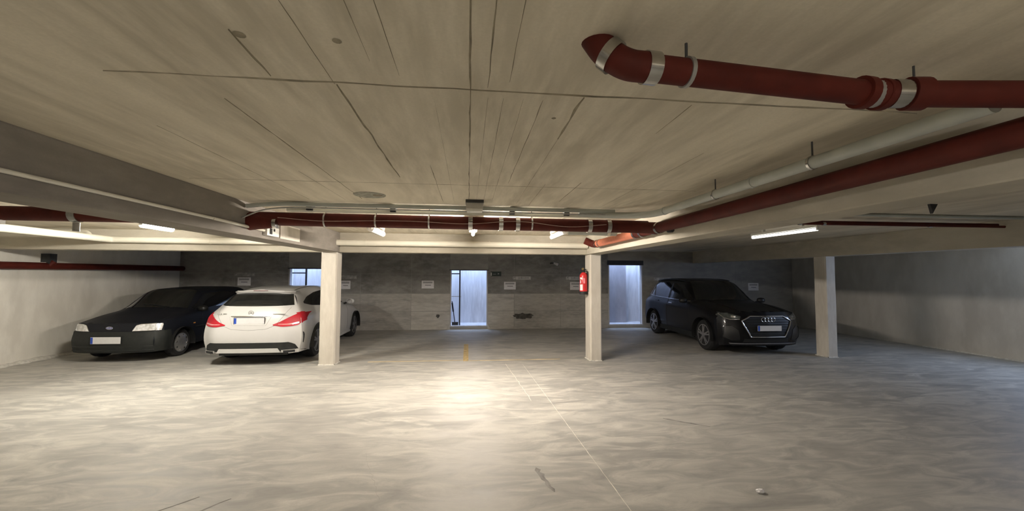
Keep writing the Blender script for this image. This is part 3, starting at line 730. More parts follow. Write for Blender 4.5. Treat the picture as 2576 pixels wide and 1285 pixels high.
label_patch(1.38, 1.50, 195, 240, 'paper', 'label_sheet'); label_patch(1.60, 1.64, 195, 240, 'paper', 'label_sheet'); label_patch(1.52, 1.63, 250, 275, 'pink', 'label_sheet')
label_patch(1.52, 1.585, 200, 215, 'paper', 'label_sheet')
make('wall_bracket', MB().box(fx + 0.07, 2.409, fy - 0.03, fy + 0.03, 1.50, 1.75), 'black', parent=root)

# ------------------------------------------------------------------ cars: lofted shells with fitted parts
def pchip_slopes(x, y):
    h = np.diff(x)[:, None]; d = np.diff(y, axis=0) / h; n = len(x); m = np.zeros_like(y)
    if n == 2: return np.repeat(d, 2, 0)
    for k in range(1, n - 1):
        w1 = 2 * h[k] + h[k - 1]; w2 = h[k] + 2 * h[k - 1]
        same = d[k - 1] * d[k] > 0
        with np.errstate(divide='ignore', invalid='ignore'):
            v = (w1 + w2) / (w1 / d[k - 1] + w2 / d[k])
        m[k] = np.where(same, v, 0)
    m[0] = d[0]; m[-1] = d[-1]
    return m
def pchip(x, y, t):
    m = pchip_slopes(x, y); i = np.clip(np.searchsorted(x, t, side='right') - 1, 0, len(x) - 2)
    h = (x[i + 1] - x[i])[:, None]; s = ((t - x[i])[:, None]) / h
    return (y[i] * (1 + 2 * s) * (1 - s) ** 2 + m[i] * h * s * (1 - s) ** 2 + y[i + 1] * s * s * (3 - 2 * s) + m[i + 1] * h * s * s * (s - 1))
def patch(P, nu, nv):
    P = np.array(P, float); R, C, _ = P.shape
    du = np.linalg.norm(np.diff(P, axis=0), axis=2).mean(1); u = np.r_[0, np.cumsum(du + 1e-4)]
    dv = np.linalg.norm(np.diff(P, axis=1), axis=2).mean(0); v = np.r_[0, np.cumsum(dv + 1e-4)]
    tu = np.concatenate([np.linspace(u[i], u[i + 1], nu, endpoint=False) for i in range(R - 1)] + [[u[-1]]])
    tv = np.concatenate([np.linspace(v[i], v[i + 1], nv, endpoint=False) for i in range(C - 1)] + [[v[-1]]])
    A = pchip(u, P.reshape(R, -1), tu).reshape(len(tu), C, 3)
    B = pchip(v, A.transpose(1, 0, 2).reshape(C, -1), tv).reshape(len(tv), len(tu), 3).transpose(1, 0, 2)
    return B

class Car:
    def __init__(s, name, label, loc, heading, stations, front, rear, kf, kr, paint, wheels, arch_r, half_track):
        s.root = empty(name, loc, label, 'car', rotz=heading)
        st = np.array(stations, float)          # rows x 7 x 3
        J = st.shape[1]
        grids = [patch(st, 8, 5)]
        # front cap: rows = levels, cols = centre -> corner
        top = [st[0][k] for k in range(kf + 1)]
        fp = [top] + [list(front[j]) + [st[0][kf + 1 + j]] for j in range(len(front))]
        grids.append(patch(fp, 5, 8))
        top = [st[-1][k] for k in range(kr + 1)]
        rp = [top] + [list(rear[j]) + [st[-1][kr + 1 + j]] for j in range(len(rear))]
        grids.append(patch(rp, 5, 8))
        # make the shared borders identical
        g0, gf, gr = grids
        gf[0, :] = g0[0, :gf.shape[1]] if False else gf[0, :]
        verts = {}; vl = []; faces = []
        def vid(p):
            key = tuple(np.round(p, 3))
            if key not in verts: verts[key] = len(vl); vl.append(tuple(float(q) for q in p))
            return verts[key]
        for g in grids:
            for sgn in (1, -1):
                for i in range(g.shape[0] - 1):
                    for j in range(g.shape[1] - 1):
                        q = [g[i, j], g[i + 1, j], g[i + 1, j + 1], g[i, j + 1]]
                        ids = [vid((p[0], p[1] * sgn, p[2])) for p in q]
                        if len(set(ids)) >= 3: faces.append(tuple(dict.fromkeys(ids)))
        me = bpy.data.meshes.new('body'); me.from_pydata(vl, [], faces)
        bm = bmesh.new(); bm.from_mesh(me)
        bmesh.ops.remove_doubles(bm, verts=bm.verts[:], dist=0.004)
        bmesh.ops.recalc_face_normals(bm, faces=bm.faces[:])
        s.bvh = BVHTree.FromBMesh(bm)
        # wheel arches
        inside = {}
        for v in bm.verts:
            for (xw, rw) in wheels:
                d = math.hypot(v.co.x - xw, v.co.z - rw)
                if d < arch_r and abs(v.co.y) > half_track - 0.35 and v.co.z < rw + arch_r: inside[v] = (xw, rw, d)
        dead = [f for f in bm.faces if all(v in inside for v in f.verts)]
        bmesh.ops.delete(bm, geom=dead, context='FACES')
        for v, (xw, rw, d) in inside.items():
            if v.is_valid and d > 1e-4:
                k = arch_r / d; v.co.x = xw + (v.co.x - xw) * k; v.co.z = rw + (v.co.z - rw) * k
        loose = [v for v in bm.verts if not v.link_faces]
        bmesh.ops.delete(bm, geom=loose, context='VERTS')
        bm.to_mesh(me); bm.free()
        for p in me.polygons: p.use_smooth = True
        me.set_sharp_from_angle(angle=math.radians(38))
        me.materials.append(M[paint])
        o = bpy.data.objects.new('body', me); COL.objects.link(o); o.parent = s.root
        s.body = o; s.paint = paint; s.wheels = wheels; s.arch_r = arch_r; s.ht = half_track
        for (xw, rw) in wheels:
            for sg in (1, -1):
                mb = MB(); n = 20; vs = []
                y0, y1 = half_track + 0.07, half_track - 0.34
                for k in range(n + 1):
                    a = PI * (1.15 * k / n - 0.075)
                    for y in (y0, y1): vs.append((xw + (arch_r + 0.004) * math.cos(a), sg * y, rw + (arch_r + 0.004) * math.sin(a)))
                fs = [(2 * k, 2 * k + 2, 2 * k + 3, 2 * k + 1) for k in range(n)]
                c = len(vs); vs.append((xw, sg * y1, rw)); fs += [(2 * k + 1, 2 * k + 3, c) for k in range(n)]
                mb.add(vs, fs); make('wheel_arch_liner', mb, 'car_black', parent=s.root, local=True)
    def hit(s, axis, a, b):
        if axis == 'front': o, d = Vector((4, a, b)), Vector((-1, 0, 0))
        elif axis == 'rear': o, d = Vector((-4, a, b)), Vector((1, 0, 0))
        elif axis == 'left': o, d = Vector((a, 3, b)), Vector((0, -1, 0))
        elif axis == 'right': o, d = Vector((a, -3, b)), Vector((0, 1, 0))
        else: o, d = Vector((b, a, 4)), Vector((0, 0, -1))
        h = s.bvh.ray_cast(o, d)
        if h[0] is None:
            near = {'front': Vector((2, a, b)), 'rear': Vector((-2, a, b)), 'left': Vector((a, .8, b)), 'right': Vector((a, -.8, b)), 'top': Vector((b, a, 1.3))}[axis]
            h = s.bvh.find_nearest(near)
        n = h[1].copy()
        if n.dot(d) > 0: n = -n
        return h[0], n
    @staticmethod
    def resample(pts, n):
        pts = np.array(pts, float)
        if len(pts) == 1: return np.repeat(pts, n, 0)
        L = np.r_[0, np.cumsum(np.linalg.norm(np.diff(pts, axis=0), axis=1) + 1e-9)]
        t = np.linspace(0, L[-1], n)
        return np.stack([np.interp(t, L, pts[:, k]) for k in range(2)], 1)
    def fit(s, name, axis, top, bot, mat, off=0.004, thick=0.012, n=18, m=7, parent=None, smooth=True, label=None):
        A = s.resample(top, n); B = s.resample(bot, n); mb = MB(); idx = {}
        for i in range(n):
            for j in range(m):
                q = A[i] * (1 - j / (m - 1)) + B[i] * j / (m - 1)
                p, nn = s.hit(axis, q[0], q[1])
                idx[i, j] = len(mb.v); mb.v.append(tuple(p + nn * off)); mb.v.append(tuple(p + nn * (off - thick)))
        for i in range(n - 1):
            for j in range(m - 1): mb.f.append((idx[i, j], idx[i + 1, j], idx[i + 1, j + 1], idx[i, j + 1]))
        rim = [(i, 0) for i in range(n)] + [(n - 1, j) for j in range(1, m)] + [(i, m - 1) for i in range(n - 2, -1, -1)] + [(0, j) for j in range(m - 2, 0, -1)]
        for a, b in zip(rim, rim[1:] + rim[:1]): mb.f.append((idx[a], idx[a] + 1, idx[b] + 1, idx[b]))
        o = make(name, mb, mat, parent=parent or s.root, local=True, smooth=smooth, angle=50)
        if label: o['label'] = label
        return o
    def line(s, name, axis, pts, mat, r=0.003, off=0.0, n=40, parent=None, closed=False):
        if closed: pts = list(pts) + [pts[0]]
        P = s.resample(pts, n); q = []
        for a, b in P:
            p, nn = s.hit(axis, a, b); q.append(p + nn * off)
        return make(name, MB().tube(q, r, 8), mat, parent=parent or s.root, local=True, smooth=True)
    def both(s, f, *a, **k):
        for ax in ('left', 'right'): f(a[0], ax, *a[1:], **k)
    def add_wheels(s, rim_mat, style, width=0.20, steer=0.0):
        for wi, (xw, rw) in enumerate(s.wheels):
            for sg in (1, -1):
                yo = sg * s.ht; R = rw; w = width
                prof = [(R * 0.66, 0), (R * 0.70, w * 0.02), (R * 0.93, w * 0.03), (R * 0.99, w * 0.14), (R, w * 0.3), (R, w * 0.7), (R * 0.99, w * 0.86), (R * 0.93, w * 0.97), (R * 0.66, w)]
                mb = MB(); mb.lathe([(r, -h * sg) for r, h in prof], (xw, yo, rw), 'y', 36)
                ty = make('wheel', mb, 'black', parent=s.root, local=True, smooth=True)
                rr = R * 0.69
                mb = MB().lathe([(q, -h * sg) for q, h in [(rr, -0.004), (rr * 0.93, 0.0), (rr * 0.90, 0.03), (rr * 0.55, 0.05)]], (xw, yo, rw), 'y', 32)
                make('rim_barrel', MB().lathe([(q, -h * sg) for q, h in [(rr, -0.006), (rr * 0.93, -0.006), (rr * 0.90, 0.05), (rr, 0.05)]], (xw, yo, rw), 'y', 32, closed=True), rim_mat, parent=ty, local=True, smooth=True)
                make('brake_disc', MB().lathe([(rr * 0.92, -0.05 * sg), (rr * 0.2, -0.052 * sg)], (xw, yo, rw), 'y', 24), 'car_black', parent=ty, local=True)
                if style == 'cover':
                    make('wheel_cover', MB().lathe([(q, -h * sg) for q, h in [(rr * 0.97, 0.004), (rr * 0.8, -0.012), (rr * 0.35, -0.02), (rr * 0.1, -0.02)]], (xw, yo, rw), 'y', 32), rim_mat, parent=ty, local=True, smooth=True)
                    for k in range(8):
                        a = 2 * PI * k / 8 + 0.2
                        mb = MB().lathe([(0.020, 0.0), (0.016, -0.006 * -sg)], (0, 0, 0), 'y', 10)
                        mb.v = [(xw + rr * 0.78 * math.cos(a) + v[0], yo + sg * 0.0135 + v[1], rw + rr * 0.78 * math.sin(a) + v[2]) for v in mb.v]
                        make('vent', mb, 'car_black' if k % 2 else 'chrome', parent=ty, local=True)
                else:
                    nsp = 5
                    for k in range(nsp):
                        a = 2 * PI * k / nsp + 0.3
                        for da in (-0.16, 0.16):
                            r0, r1 = rr * 0.16, rr * 0.95; wd = 0.019; vs = []
                            for r, aa, ww in ((r0, a + da * 0.8, wd), (r1, a + da, wd * 0.75)):
                                c, sn = math.cos(aa), math.sin(aa)
                                for e in (-1, 1):
                                    for dpt in (-0.004, 0.03):
                                        vs.append((xw + r * c - e * ww * sn, yo - sg * (dpt - (0.012 if r == r0 else 0)), rw + r * sn + e * ww * c))
                            make('spoke', MB().add(vs, [(0, 1, 3, 2), (4, 6, 7, 5), (0, 4, 5, 1), (2, 3, 7, 6), (0, 2, 6, 4), (1, 5, 7, 3)]), rim_mat, parent=ty, local=True)
                    make('hub_cap', MB().lathe([(q, -h * sg) for q, h in [(rr * 0.22, 0.02), (rr * 0.22, -0.012), (rr * 0.12, -0.018)]], (xw, yo, rw), 'y', 18), rim_mat, parent=ty, local=True, smooth=True)
    def mirror(s, x, y, z, mat, sides=(1, -1)):
        for sg in sides:
            mb = MB(); bm = bmesh.new(); bmesh.ops.create_uvsphere(bm, u_segments=16, v_segments=10, radius=1)
            for v in bm.verts:
                sx = 0.09 if v.co.x > 0 else 0.03
                v.co = Vector((x + v.co.x * sx, sg * (y + 0.03) + v.co.y * 0.105, z + math.copysign(abs(v.co.z) ** 0.7, v.co.z) * 0.065))
            bm.verts.index_update(); mb.add([v.co[:] for v in bm.verts], [[v.index for v in f.verts] for f in bm.faces]); bm.free()
            o = make('door_mirror', mb, mat, parent=s.root, local=True, smooth=True)
            make('mirror_foot', MB().tube([(x, sg * (y - 0.12), z - 0.06), (x + 0.01, sg * (y - 0.02), z - 0.02)], 0.025, 10), 'car_black', parent=o, local=True, smooth=True)
            make('mirror_glass', MB().lathe([(0.055, -0.031), (0.05, -0.034)], (x, sg * (y + 0.03), z), 'x', 16), 'chrome', parent=o, local=True)
    def underbody(s, x0, x1, y, z0, z1):
        make('underbody', MB().box(x0, x1, -y, y, z0, z1), 'car_black', parent=s.root, local=True)
    def plate(s, axis, zc, w=0.52, h=0.11, off=0.02, yc=0.0):
        sg = 1 if axis == 'front' else -1
        p, n = s.hit(axis, yc, zc); x = p.x + sg * off
        a, b = sorted((x, x - sg * 0.014))
        o = make('number_plate', MB().box(a, b, yc - w / 2, yc + w / 2, zc - h / 2, zc + h / 2, 0.004), 'plate', parent=s.root, local=True)
        # blue band sits at the reader's left
        y0 = yc - w / 2 if axis == 'front' else yc + w / 2 - 0.045
        a, b = sorted((x + sg * 0.001, x - sg * 0.003))
        make('blue_band', MB().box(a, b, y0 + 0.003, y0 + 0.043, zc - h / 2 + 0.004, zc + h / 2 - 0.004), 'blue', parent=o, local=True)
        make('plate_frame', MB().box(min(x - sg * 0.004, x - sg * 0.016), max(x - sg * 0.004, x - sg * 0.016), yc - w / 2 - 0.008, yc + w / 2 + 0.008, zc - h / 2 - 0.008, zc + h / 2 + 0.008), 'car_black', parent=o, local=True)
        return o

def row(xs, ys, zs): return [(x, y, z) for x, y, z in zip(xs, ys, zs)]

# ---------------- white estate car, seen from behind
ST = [
 row([2.16, 2.13, 1.98, 1.88, 1.86, 1.90, 1.92], [0, .40, .70, .80, .85, .84, .80], [.74, .735, .72, .70, .58, .38, .20]),
 row([1.41] * 7, [0, .45, .74, .82, .885, .885, .85], [.92, .91, .87, .82, .68, .42, .20]),
 row([.98, .93, .80, .80, .80, .80, .80], [0, .45, .74, .82, .885, .89, .85], [1.00, .99, .945, .91, .74, .44, .20]),
 row([.08, .06, .06, .05, .05, .05, .05], [0, .40, .59, .80, .885, .885, .85], [1.39, 1.385, 1.335, .94, .76, .44, .19]),
 row([-.60] * 7, [0, .40, .61, .80, .885, .885, .85], [1.435, 1.43, 1.375, .96, .79, .46, .19]),
 row([-1.25, -1.25, -1.25, -1.30, -1.35, -1.35, -1.35], [0, .39, .58, .78, .89, .885, .85], [1.415, 1.405, 1.345, 1.03, .85, .52, .20]),
 row([-1.82, -1.80, -1.70, -1.88, -2.04, -2.08, -2.06], [0, .37, .55, .69, .82, .855, .80], [1.34, 1.333, 1.28, 1.07, .84, .52, .22]),
]
FR = [[(2.22, 0, .60), (2.19, .40, .60), (2.05, .72, .59)], [(2.25, 0, .38), (2.22, .42, .38), (2.07, .74, .38)], [(2.20, 0, .20), (2.17, .42, .20), (2.03, .70, .20)]]
RE = [[(-2.10, 0, 1.085), (-2.085, .44, 1.085)], [(-2.22, 0, .86), (-2.20, .52, .86)], [(-2.28, 0, .54), (-2.255, .55, .54)], [(-2.22, 0, .24), (-2.20, .52, .24)]]
car = Car('estate_car', 'white estate car parked nose in, seen from behind', (-3.96, 10.08, 0), PI / 2, ST, FR, RE, 3, 2, 'paint_white', [(1.38, .325), (-1.30, .325)], 0.365, 0.865)
car.add_wheels('rim_grey', 'spokes', 0.22)
car.underbody(-2.05, 2.0, 0.60, 0.17, 0.52)
car.mirror(0.62, 0.93, 1.0, 'paint_white')
rw = car.fit('rear_window', 'rear', [(.54, 1.285), (.3, 1.308), (0, 1.316), (-.3, 1.308), (-.54, 1.285)], [(.64, 1.09), (.3, 1.082), (0, 1.08), (-.3, 1.082), (-.64, 1.09)], 'glass', n=26)
car.fit('roof_spoiler', 'rear', [(.52, 1.318), (0, 1.342), (-.52, 1.318)], [(.54, 1.296), (0, 1.322), (-.54, 1.296)], 'paint_white', off=0.045, thick=0.06)
car.fit('brake_light', 'rear', [(.13, 1.328), (-.13, 1.328)], [(.13, 1.321), (-.13, 1.321)], plain('dark_red_lens', (.12, .02, .02), .4), off=0.049, thick=0.01, n=8, m=3)
for sg in (1, -1):
    t = car.fit('tail_light', 'rear', [(sg * .41, .755), (sg * .52, .80), (sg * .66, .885), (sg * .77, .945), (sg * .835, .94)], [(sg * .41, .74), (sg * .56, .715), (sg * .70, .715), (sg * .80, .73), (sg * .85, .80)], 'tail_red', off=0.010, thick=0.03, n=20, m=8)
    car.fit('lamp_strip', 'rear', [(sg * .50, .765), (sg * .66, .765), (sg * .80, .785)], [(sg * .50, .752), (sg * .66, .742), (sg * .80, .758)], plain('pale_lens', (.7, .28, .28), .2, coat=1.0), off=0.013, thick=0.01, n=12, m=3, parent=t)
    ax = 'left' if sg > 0 else 'right'
    car.fit('lamp_side', ax, [(-2.02, .95), (-1.92, .965), (-1.80, .955)], [(-2.03, .76), (-1.93, .83), (-1.81, .935)], 'tail_red', off=0.008, thick=0.02, n=10, m=6, parent=t)
    e = car.fit('exhaust_trim', 'rear', [(sg * .56, .305), (sg * .77, .305)], [(sg * .56, .235), (sg * .77, .235)], 'chrome', off=0.045, thick=0.05, n=8, m=4, smooth=False)
    car.fit('exhaust_mouth', 'rear', [(sg * .585, .294), (sg * .745, .294)], [(sg * .585, .247), (sg * .745, .247)], 'black', off=0.047, thick=0.03, n=6, m=3, parent=e)
    car.fit('bumper_vent', ax, [(-2.03, .60), (-1.985, .585), (-1.955, .54)], [(-1.995, .40), (-1.98, .39), (-1.965, .385)], 'black', off=0.004, n=10, m=4)
    # side glazing, pillars, door cuts
    car.fit('side_window', ax, [(.62, 1.02), (.30, 1.20), (.02, 1.29), (-.5, 1.335), (-1.0, 1.30), (-1.40, 1.225), (-1.62, 1.13)], [(.62, .985), (.3, .985), (0, .99), (-.5, 1.0), (-1.0, 1.02), (-1.40, 1.05), (-1.62, 1.10)], 'glass_side', off=0.004, n=34)
    car.line('door_seam', ax, [(-.50, .30), (-.48, .98)], 'car_black', 0.003)
    car.line('door_seam', ax, [(.70, .30), (.72, .92)], 'car_black', 0.003)
    car.line('door_handle', ax, [(-.42, .89), (-.22, .885)], 'paint_white', 0.012, 0.012, n=8)
    car.fit('sill', ax, [(-.92, .24), (.98, .24)], [(-.92, .17), (.98, .17)], 'paint_white', off=0.03, thick=0.04, n=20, m=4)
car.fit('diffuser', 'rear', [(.76, .38), (.68, .43), (0, .43), (-.68, .43), (-.76, .38)], [(.83, .235), (.62, .225), (0, .225), (-.62, .225), (-.83, .235)], 'car_plastic', off=0.010, thick=0.03, n=30, m=6)
car.fit('diffuser_blade', 'rear', [(.50, .325), (-.50, .325)], [(.54, .255), (-.54, .255)], 'paint_white', off=0.030, thick=0.03, n=20, m=4)
car.plate('rear', .825, off=0.012)
car.line('tailgate_seam', 'rear', [(.62, 1.05), (.56, .90), (.45, .74), (.30, .675), (0, .655), (-.30, .675), (-.45, .74), (-.56, .90), (-.62, 1.05)], plain('seam_grey', (.22, .22, .21), .6), 0.0028, n=60)
car.line('plate_recess_edge', 'rear', [(.36, .90), (.29, .74), (-.29, .74), (-.36, .90)], 'steel_dull', 0.0025, n=50)
car.fit('grip_strip', 'rear', [(.33, .908), (-.33, .908)], [(.33, .896), (-.33, .896)], 'chrome', off=0.016, thick=0.02, n=12, m=3)
p, n_ = car.hit('rear', 0, .965)
em = make('star_emblem', MB().torus((p.x - 0.012, 0, .965), 0.042, 0.005, 'x', 30, 8), 'steel_dull', parent=car.root, local=True, smooth=True)
mb = MB()
for k in range(3):
    a = PI / 2 + 2 * PI * k / 3; c, s_ = math.cos(a), math.sin(a); w = 0.008
    mb.add([(p.x - .010, -w * s_, .965 + w * c), (p.x - .010, w * s_, .965 - w * c), (p.x - .010, .042 * c, .965 + .042 * s_), (p.x - .018, 0, .965)], [(0, 1, 3), (0, 3, 2), (1, 2, 3), (0, 2, 1)])
make('star', mb, 'steel_dull', parent=em, local=True)
p, n_ = car.hit('rear', .52, .945)
make('model_lettering', text_mb('CLA 200', 0.045, (p.x - 0.014, .50, .945), (0, -1, 0), (0, 0, 1), 0.002), 'steel_dull', parent=car.root, local=True)
p, n_ = car.hit('rear', -.47, .945)
make('trim_badge', MB().box(p.x - 0.018, p.x - 0.008, -.60, -.38, .935, .95, 0.003), 'steel_dull', parent=car.root, local=True)
for sg in (1, -1): car.line('roof_seam', 'top', [(sg * .47, -1.75), (sg * .49, -.6), (sg * .47, .0)], 'car_black', 0.006, n=30)

# ---------------- dark hatchback, front towards the camera
ST = [
 row([1.80, 1.77, 1.66, 1.58, 1.56, 1.58, 1.58], [0, .40, .68, .755, .79, .80, .77], [.735, .735, .73, .70, .55, .38, .2]),
 row([1.20] * 7, [0, .40, .69, .77, .80, .80, .77], [.865, .86, .83, .78, .60, .40, .2]),
 row([.92, .88, .74, .74, .74, .74, .74], [0, .42, .68, .77, .805, .805, .77], [.955, .945, .91, .86, .64, .40, .2]),
 row([.16, .17, .20, .20, .20, .20, .20], [0, .38, .55, .76, .805, .805, .77], [1.335, 1.33, 1.275, .89, .66, .40, .2]),
 row([-.80] * 7, [0, .38, .56, .755, .805, .805, .77], [1.365, 1.36, 1.30, .90, .67, .40, .2]),
 row([-1.42] * 7, [0, .36, .54, .74, .80, .80, .77], [1.34, 1.335, 1.27, .91, .67, .40, .2]),
 row([-1.62, -1.61, -1.55, -1.68, -1.73, -1.76, -1.74], [0, .34, .50, .64, .73, .75, .72], [1.26, 1.255, 1.20, .92, .62, .40, .2]),
]
FR = [[(1.815, 0, .56), (1.785, .40, .56), (1.68, .70, .56)], [(1.84, 0, .40), (1.81, .42, .40), (1.70, .72, .40)], [(1.80, 0, .20), (1.77, .42, .20), (1.67, .70, .20)]]
RE = [[(-1.76, 0, .93), (-1.75, .36, .93)], [(-1.82, 0, .62), (-1.81, .40, .62)], [(-1.85, 0, .40), (-1.84, .42, .40)], [(-1.80, 0, .20), (-1.79, .42, .20)]]
car = Car('hatchback_car', 'dark navy older hatchback parked by the left wall, facing the camera', (-6.62, 10.17, 0), -PI / 2 - 0.03, ST, FR, RE, 3, 2, 'paint_navy', [(1.11, .275), (-1.33, .275)], 0.315, 0.785)
car.add_wheels('rim', 'cover', 0.17)
car.underbody(-1.7, 1.65, 0.54, 0.17, 0.50)
car.mirror(0.58, 0.82, .92, 'car_black', (1,))
ws = car.fit('windscreen', 'top', [(.49, .24), (0, .22), (-.49, .24)], [(.62, .74), (.40, .85), (0, .89), (-.40, .85), (-.62, .74)], 'glass', n=24, m=9)
for sg in (1, -1): car.line('wiper', 'top', [(sg * .05 + .3, .85), (sg * .05 - .18, .77)], 'car_black', 0.006, 0.012, n=12)
bp_ = car.fit('bumper', 'front', [(-.70, .575), (-.40, .58), (0, .58), (.40, .58), (.70, .575)], [(-.70, .20), (-.40, .20), (0, .20), (.40, .20), (.70, .20)], 'car_plastic', off=0.035, thick=0.05, n=34, m=10)
car.line('bumper_groove', 'front', [(-.70, .315), (0, .32), (.70, .315)], 'car_black', 0.008, 0.030, n=40, parent=bp_)
car.line('bumper_lip', 'front', [(-.70, .24), (0, .24), (.70, .24)], 'car_plastic', 0.012, 0.035, n=40, parent=bp_)
for sg, ax in ((1, 'left'), (-1, 'right')):
    car.fit('bumper_corner', ax, [(1.70, .575), (1.60, .58), (1.44, .58)], [(1.70, .20), (1.58, .20), (1.40, .20)], 'car_plastic', off=0.03, thick=0.05, n=12, m=10, parent=bp_)
    hl = car.fit('headlight', 'front', [(sg * .44, .70), (sg * .50, .718), (sg * .70, .72)], [(sg * .38, .59), (sg * .5, .59), (sg * .70, .59)], 'lens', off=0.008, thick=0.03, n=14, m=7)
    car.line('lamp_rim', 'front', [(sg * .44, .70), (sg * .50, .718), (sg * .70, .72), (sg * .70, .59), (sg * .38, .59)], 'chrome', 0.006, 0.008, n=40, parent=hl, closed=True)
    car.fit('indicator', ax, [(1.66, .72), (1.56, .715)], [(1.68, .59), (1.60, .59)], 'lens', off=0.008, thick=0.03, n=8, m=6, parent=hl)
    car.fit('side_window', ax, [(.66, .945), (.28, 1.20), (.16, 1.235), (-.5, 1.255), (-1.2, 1.24), (-1.38, 1.20)], [(.66, .91), (.28, .925), (.16, .93), (-.5, .935), (-1.2, .945), (-1.45, .95)], 'glass_side', n=30)
    car.line('door_seam', ax, [(.52, .28), (.50, .86)], 'car_black', 0.003)
    car.line('door_seam', ax, [(-.72, .28), (-.74, 1.2)], 'car_black', 0.003)
    car.line('side_strip', ax, [(.75, .55), (-.95, .55)], 'car_plastic', 0.014, 0.004, n=30)
    car.fit('side_marker', ax, [(.80, .645), (.74, .645)], [(.80, .62), (.74, .62)], plain('amber_lens', (.7, .30, .08), .2), n=4, m=3)
    car.line('hood_seam', 'top', [(sg * .66, 1.60), (sg * .66, .82)], 'car_black', 0.003, n=30)
p, n_ = car.hit('front', 0, .655)
em = make('oval_emblem', MB().tube([(p.x, 0, .655), (p.x + .014, 0, .655)], 1.0, 28), 'chrome', parent=car.root, local=True)
for v in em.data.vertices: v.co.y *= 0.062; v.co.z = .655 + (v.co.z - .655) * 0.026
e2 = make('emblem_field', MB().tube([(p.x, 0, .655), (p.x + .017, 0, .655)], 1.0, 28), 'emblem_blue', parent=em, local=True)
for v in e2.data.vertices: v.co.y *= 0.055; v.co.z = .655 + (v.co.z - .655) * 0.021
make('emblem_script', text_mb('Ford', 0.036, (p.x + .0172, 0, .655), (0, 1, 0), (0, 0, 1), 0.0006), 'chrome', parent=em, local=True)
car.plate('front', .435, off=0.052, h=0.125)

# ---------------- black SUV, front towards the camera
ST = [
 row([2.12, 2.08, 1.93, 1.84, 1.81, 1.83, 1.85], [0, .42, .75, .84, .90, .91, .88], [.925, .925, .905, .875, .74, .45, .2]),
 row([1.34] * 7, [0, .45, .79, .88, .925, .925, .89], [1.055, 1.05, .995, .95, .80, .5, .22]),
 row([.90, .86, .70, .68, .68, .68, .68], [0, .47, .76, .87, .925, .925, .89], [1.10, 1.09, 1.055, 1.005, .82, .5, .22]),
 row([.04, .05, .07, .04, .04, .04, .04], [0, .42, .62, .86, .925, .925, .89], [1.565, 1.56, 1.51, 1.03, .84, .5, .22]),
 row([-.75] * 7, [0, .42, .635, .855, .925, .925, .89], [1.62, 1.615, 1.56, 1.05, .86, .5, .22]),
 row([-1.5] * 7, [0, .41, .61, .83, .925, .925, .89], [1.60, 1.595, 1.53, 1.09, .90, .5, .22]),
 row([-1.92, -1.91, -1.84, -1.96, -2.00, -2.02, -1.98], [0, .38, .56, .74, .86, .87, .83], [1.50, 1.495, 1.43, 1.09, .88, .5, .22]),
]
FR = [[(2.17, 0, .78), (2.14, .42, .78), (1.98, .78, .76)], [(2.20, 0, .48), (2.16, .44, .48), (2.00, .82, .46)], [(2.12, 0, .22), (2.08, .45, .22), (1.94, .80, .22)]]
RE = [[(-2.08, 0, 1.08), (-2.07, .44, 1.08)], [(-2.12, 0, .86), (-2.11, .52, .86)], [(-2.15, 0, .52), (-2.13, .55, .52)], [(-2.08, 0, .24), (-2.06, .52, .24)]]
car = Car('suv_car', 'black SUV with a large chrome-edged grille, facing the camera', (6.297, 10.0, 0), -PI / 2 - 0.032, ST, FR, RE, 3, 2, 'paint_black', [(1.31, .345), (-1.33, .345)], 0.39, 0.90)
car.add_wheels('rim', 'spokes', 0.23)
car.underbody(-2.0, 1.9, 0.62, 0.19, 0.55)
car.mirror(0.60, 0.98, 1.08, 'car_black')
car.fit('windscreen', 'top', [(.54, .09), (0, .06), (-.54, .09)], [(.70, .66), (.44, .83), (0, .87), (-.44, .83), (-.70, .66)], 'glass', n=24, m=9)
octo = [(-.36, .835), (.36, .835), (.53, .745), (.50, .66), (.37, .42), (-.37, .42), (-.50, .66), (-.53, .745)]
gr = car.fit('grille', 'front', [(-.53, .745), (-.36, .835), (.36, .835), (.53, .745)], [(-.53, .735), (-.37, .42), (.37, .42), (.53, .735)], 'car_black', off=0.012, thick=0.03, n=40, m=9)
car.line('grille_frame', 'front', octo, 'chrome', 0.013, 0.022, n=120, parent=gr, closed=True)
for z in (.47, .52, .57, .62, .67, .72, .77):
    hw = (np.interp(z, [.42, .735, .835], [.37, .53, .36])) - 0.03
    car.line('grille_bar', 'front', [(-hw, z), (hw, z)], 'car_plastic', 0.006, 0.018, n=30, parent=gr)
p, n_ = car.hit('front', 0, .775)
for k in range(4):
    make('emblem_ring', MB().torus((p.x + 0.035, -.105 + .07 * k, .775), 0.045, 0.0065, 'x', 26, 8), 'chrome', parent=gr, local=True, smooth=True)
car.plate('front', .60, off=0.05)
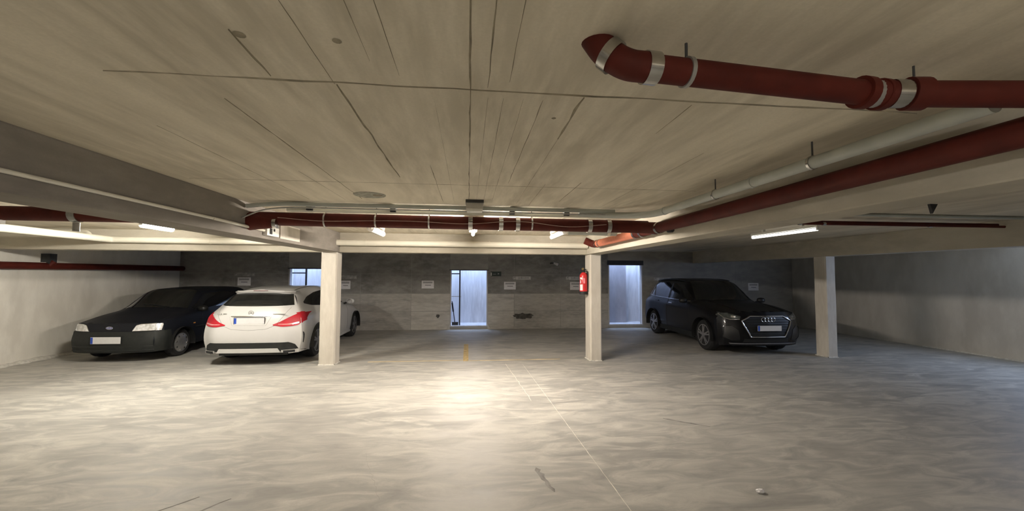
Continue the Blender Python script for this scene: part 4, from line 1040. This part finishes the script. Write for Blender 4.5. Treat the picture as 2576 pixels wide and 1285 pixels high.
for sg, ax in ((1, 'left'), (-1, 'right')):
    hl = car.fit('headlight', 'front', [(sg * .53, .835), (sg * .68, .875), (sg * .84, .90)], [(sg * .56, .775), (sg * .70, .765), (sg * .86, .80)], 'lens_dark', off=0.006, thick=0.03, n=16, m=6)
    car.line('daylight_strip', 'front', [(sg * .56, .775), (sg * .72, .765), (sg * .80, .79), (sg * .85, .87)], 'chrome', 0.008, 0.008, n=26, parent=hl)
    car.fit('projector', 'front', [(sg * .62, .835), (sg * .69, .845)], [(sg * .63, .80), (sg * .70, .805)], 'chrome', off=0.010, thick=0.01, n=6, m=4, parent=hl)
    car.fit('headlight_side', ax, [(1.96, .90), (1.84, .885), (1.76, .86)], [(1.96, .80), (1.84, .80), (1.76, .845)], 'lens_dark', off=0.006, thick=0.02, n=10, m=5, parent=hl)
    iv = car.fit('air_intake', 'front', [(sg * .60, .55), (sg * .70, .63), (sg * .82, .62)], [(sg * .56, .36), (sg * .70, .34), (sg * .84, .40)], 'car_black', off=0.006, thick=0.02, n=14, m=6)
    car.line('intake_edge', 'front', [(sg * .82, .62), (sg * .845, .40), (sg * .70, .335), (sg * .56, .35)], 'car_plastic', 0.006, 0.008, n=30, parent=iv)
    car.fit('side_window', ax, [(.60, 1.10), (.32, 1.30), (.06, 1.455), (-.6, 1.505), (-1.2, 1.48), (-1.56, 1.41)], [(.60, 1.06), (.32, 1.07), (.06, 1.075), (-.6, 1.085), (-1.2, 1.10), (-1.82, 1.13)], 'glass_side', n=34)
    car.line('window_trim', ax, [(.62, 1.055), (.06, 1.065), (-.6, 1.075), (-1.2, 1.09), (-1.84, 1.12)], 'chrome', 0.007, 0.006, n=40)
    car.line('window_trim', ax, [(-1.84, 1.12), (-1.60, 1.41)], 'chrome', 0.010, 0.006, n=16)
    car.line('window_trim', ax, [(-1.60, 1.41), (-1.38, 1.11)], 'chrome', 0.008, 0.006, n=16)
    car.fit('pillar_trim', ax, [(-.44, 1.475), (-.52, 1.475)], [(-.42, 1.08), (-.52, 1.08)], 'car_black', off=0.008, n=4, m=8)
    car.line('door_seam', ax, [(.68, .30), (.70, 1.0)], 'car_black', 0.004)
    car.line('door_seam', ax, [(-.46, .30), (-.48, 1.06)], 'car_black', 0.004)
    car.line('door_handle', ax, [(-.36, .965), (-.18, .96)], 'chrome', 0.013, 0.015, n=8)
    car.line('door_handle', ax, [(-1.18, .985), (-1.0, .98)], 'paint_black', 0.013, 0.015, n=8)
    car.fit('sill_cladding', ax, [(-.90, .34), (.88, .34)], [(-.90, .20), (.88, .20)], 'car_plastic', off=0.012, thick=0.03, n=20, m=5)
    car.line('roof_rail', 'top', [(sg * .60, -1.6), (sg * .61, -.75), (sg * .60, -.05)], 'car_black', 0.016, 0.02, n=30)
    car.line('bonnet_crease', 'top', [(sg * .50, 2.0), (sg * .56, .95)], 'paint_black', 0.012, -0.004, n=30)
car.fit('lower_grille', 'front', [(-.48, .375), (.48, .375)], [(-.50, .30), (.50, .30)], 'car_black', off=0.008, thick=0.02, n=20, m=4)
car.fit('bumper_lip', 'front', [(-.74, .275), (0, .285), (.74, .275)], [(-.72, .255), (0, .262), (.72, .255)], 'rim_grey', off=0.015, thick=0.03, n=34, m=4)

for o in bpy.data.objects:
    if '_org' in o: del o['_org']
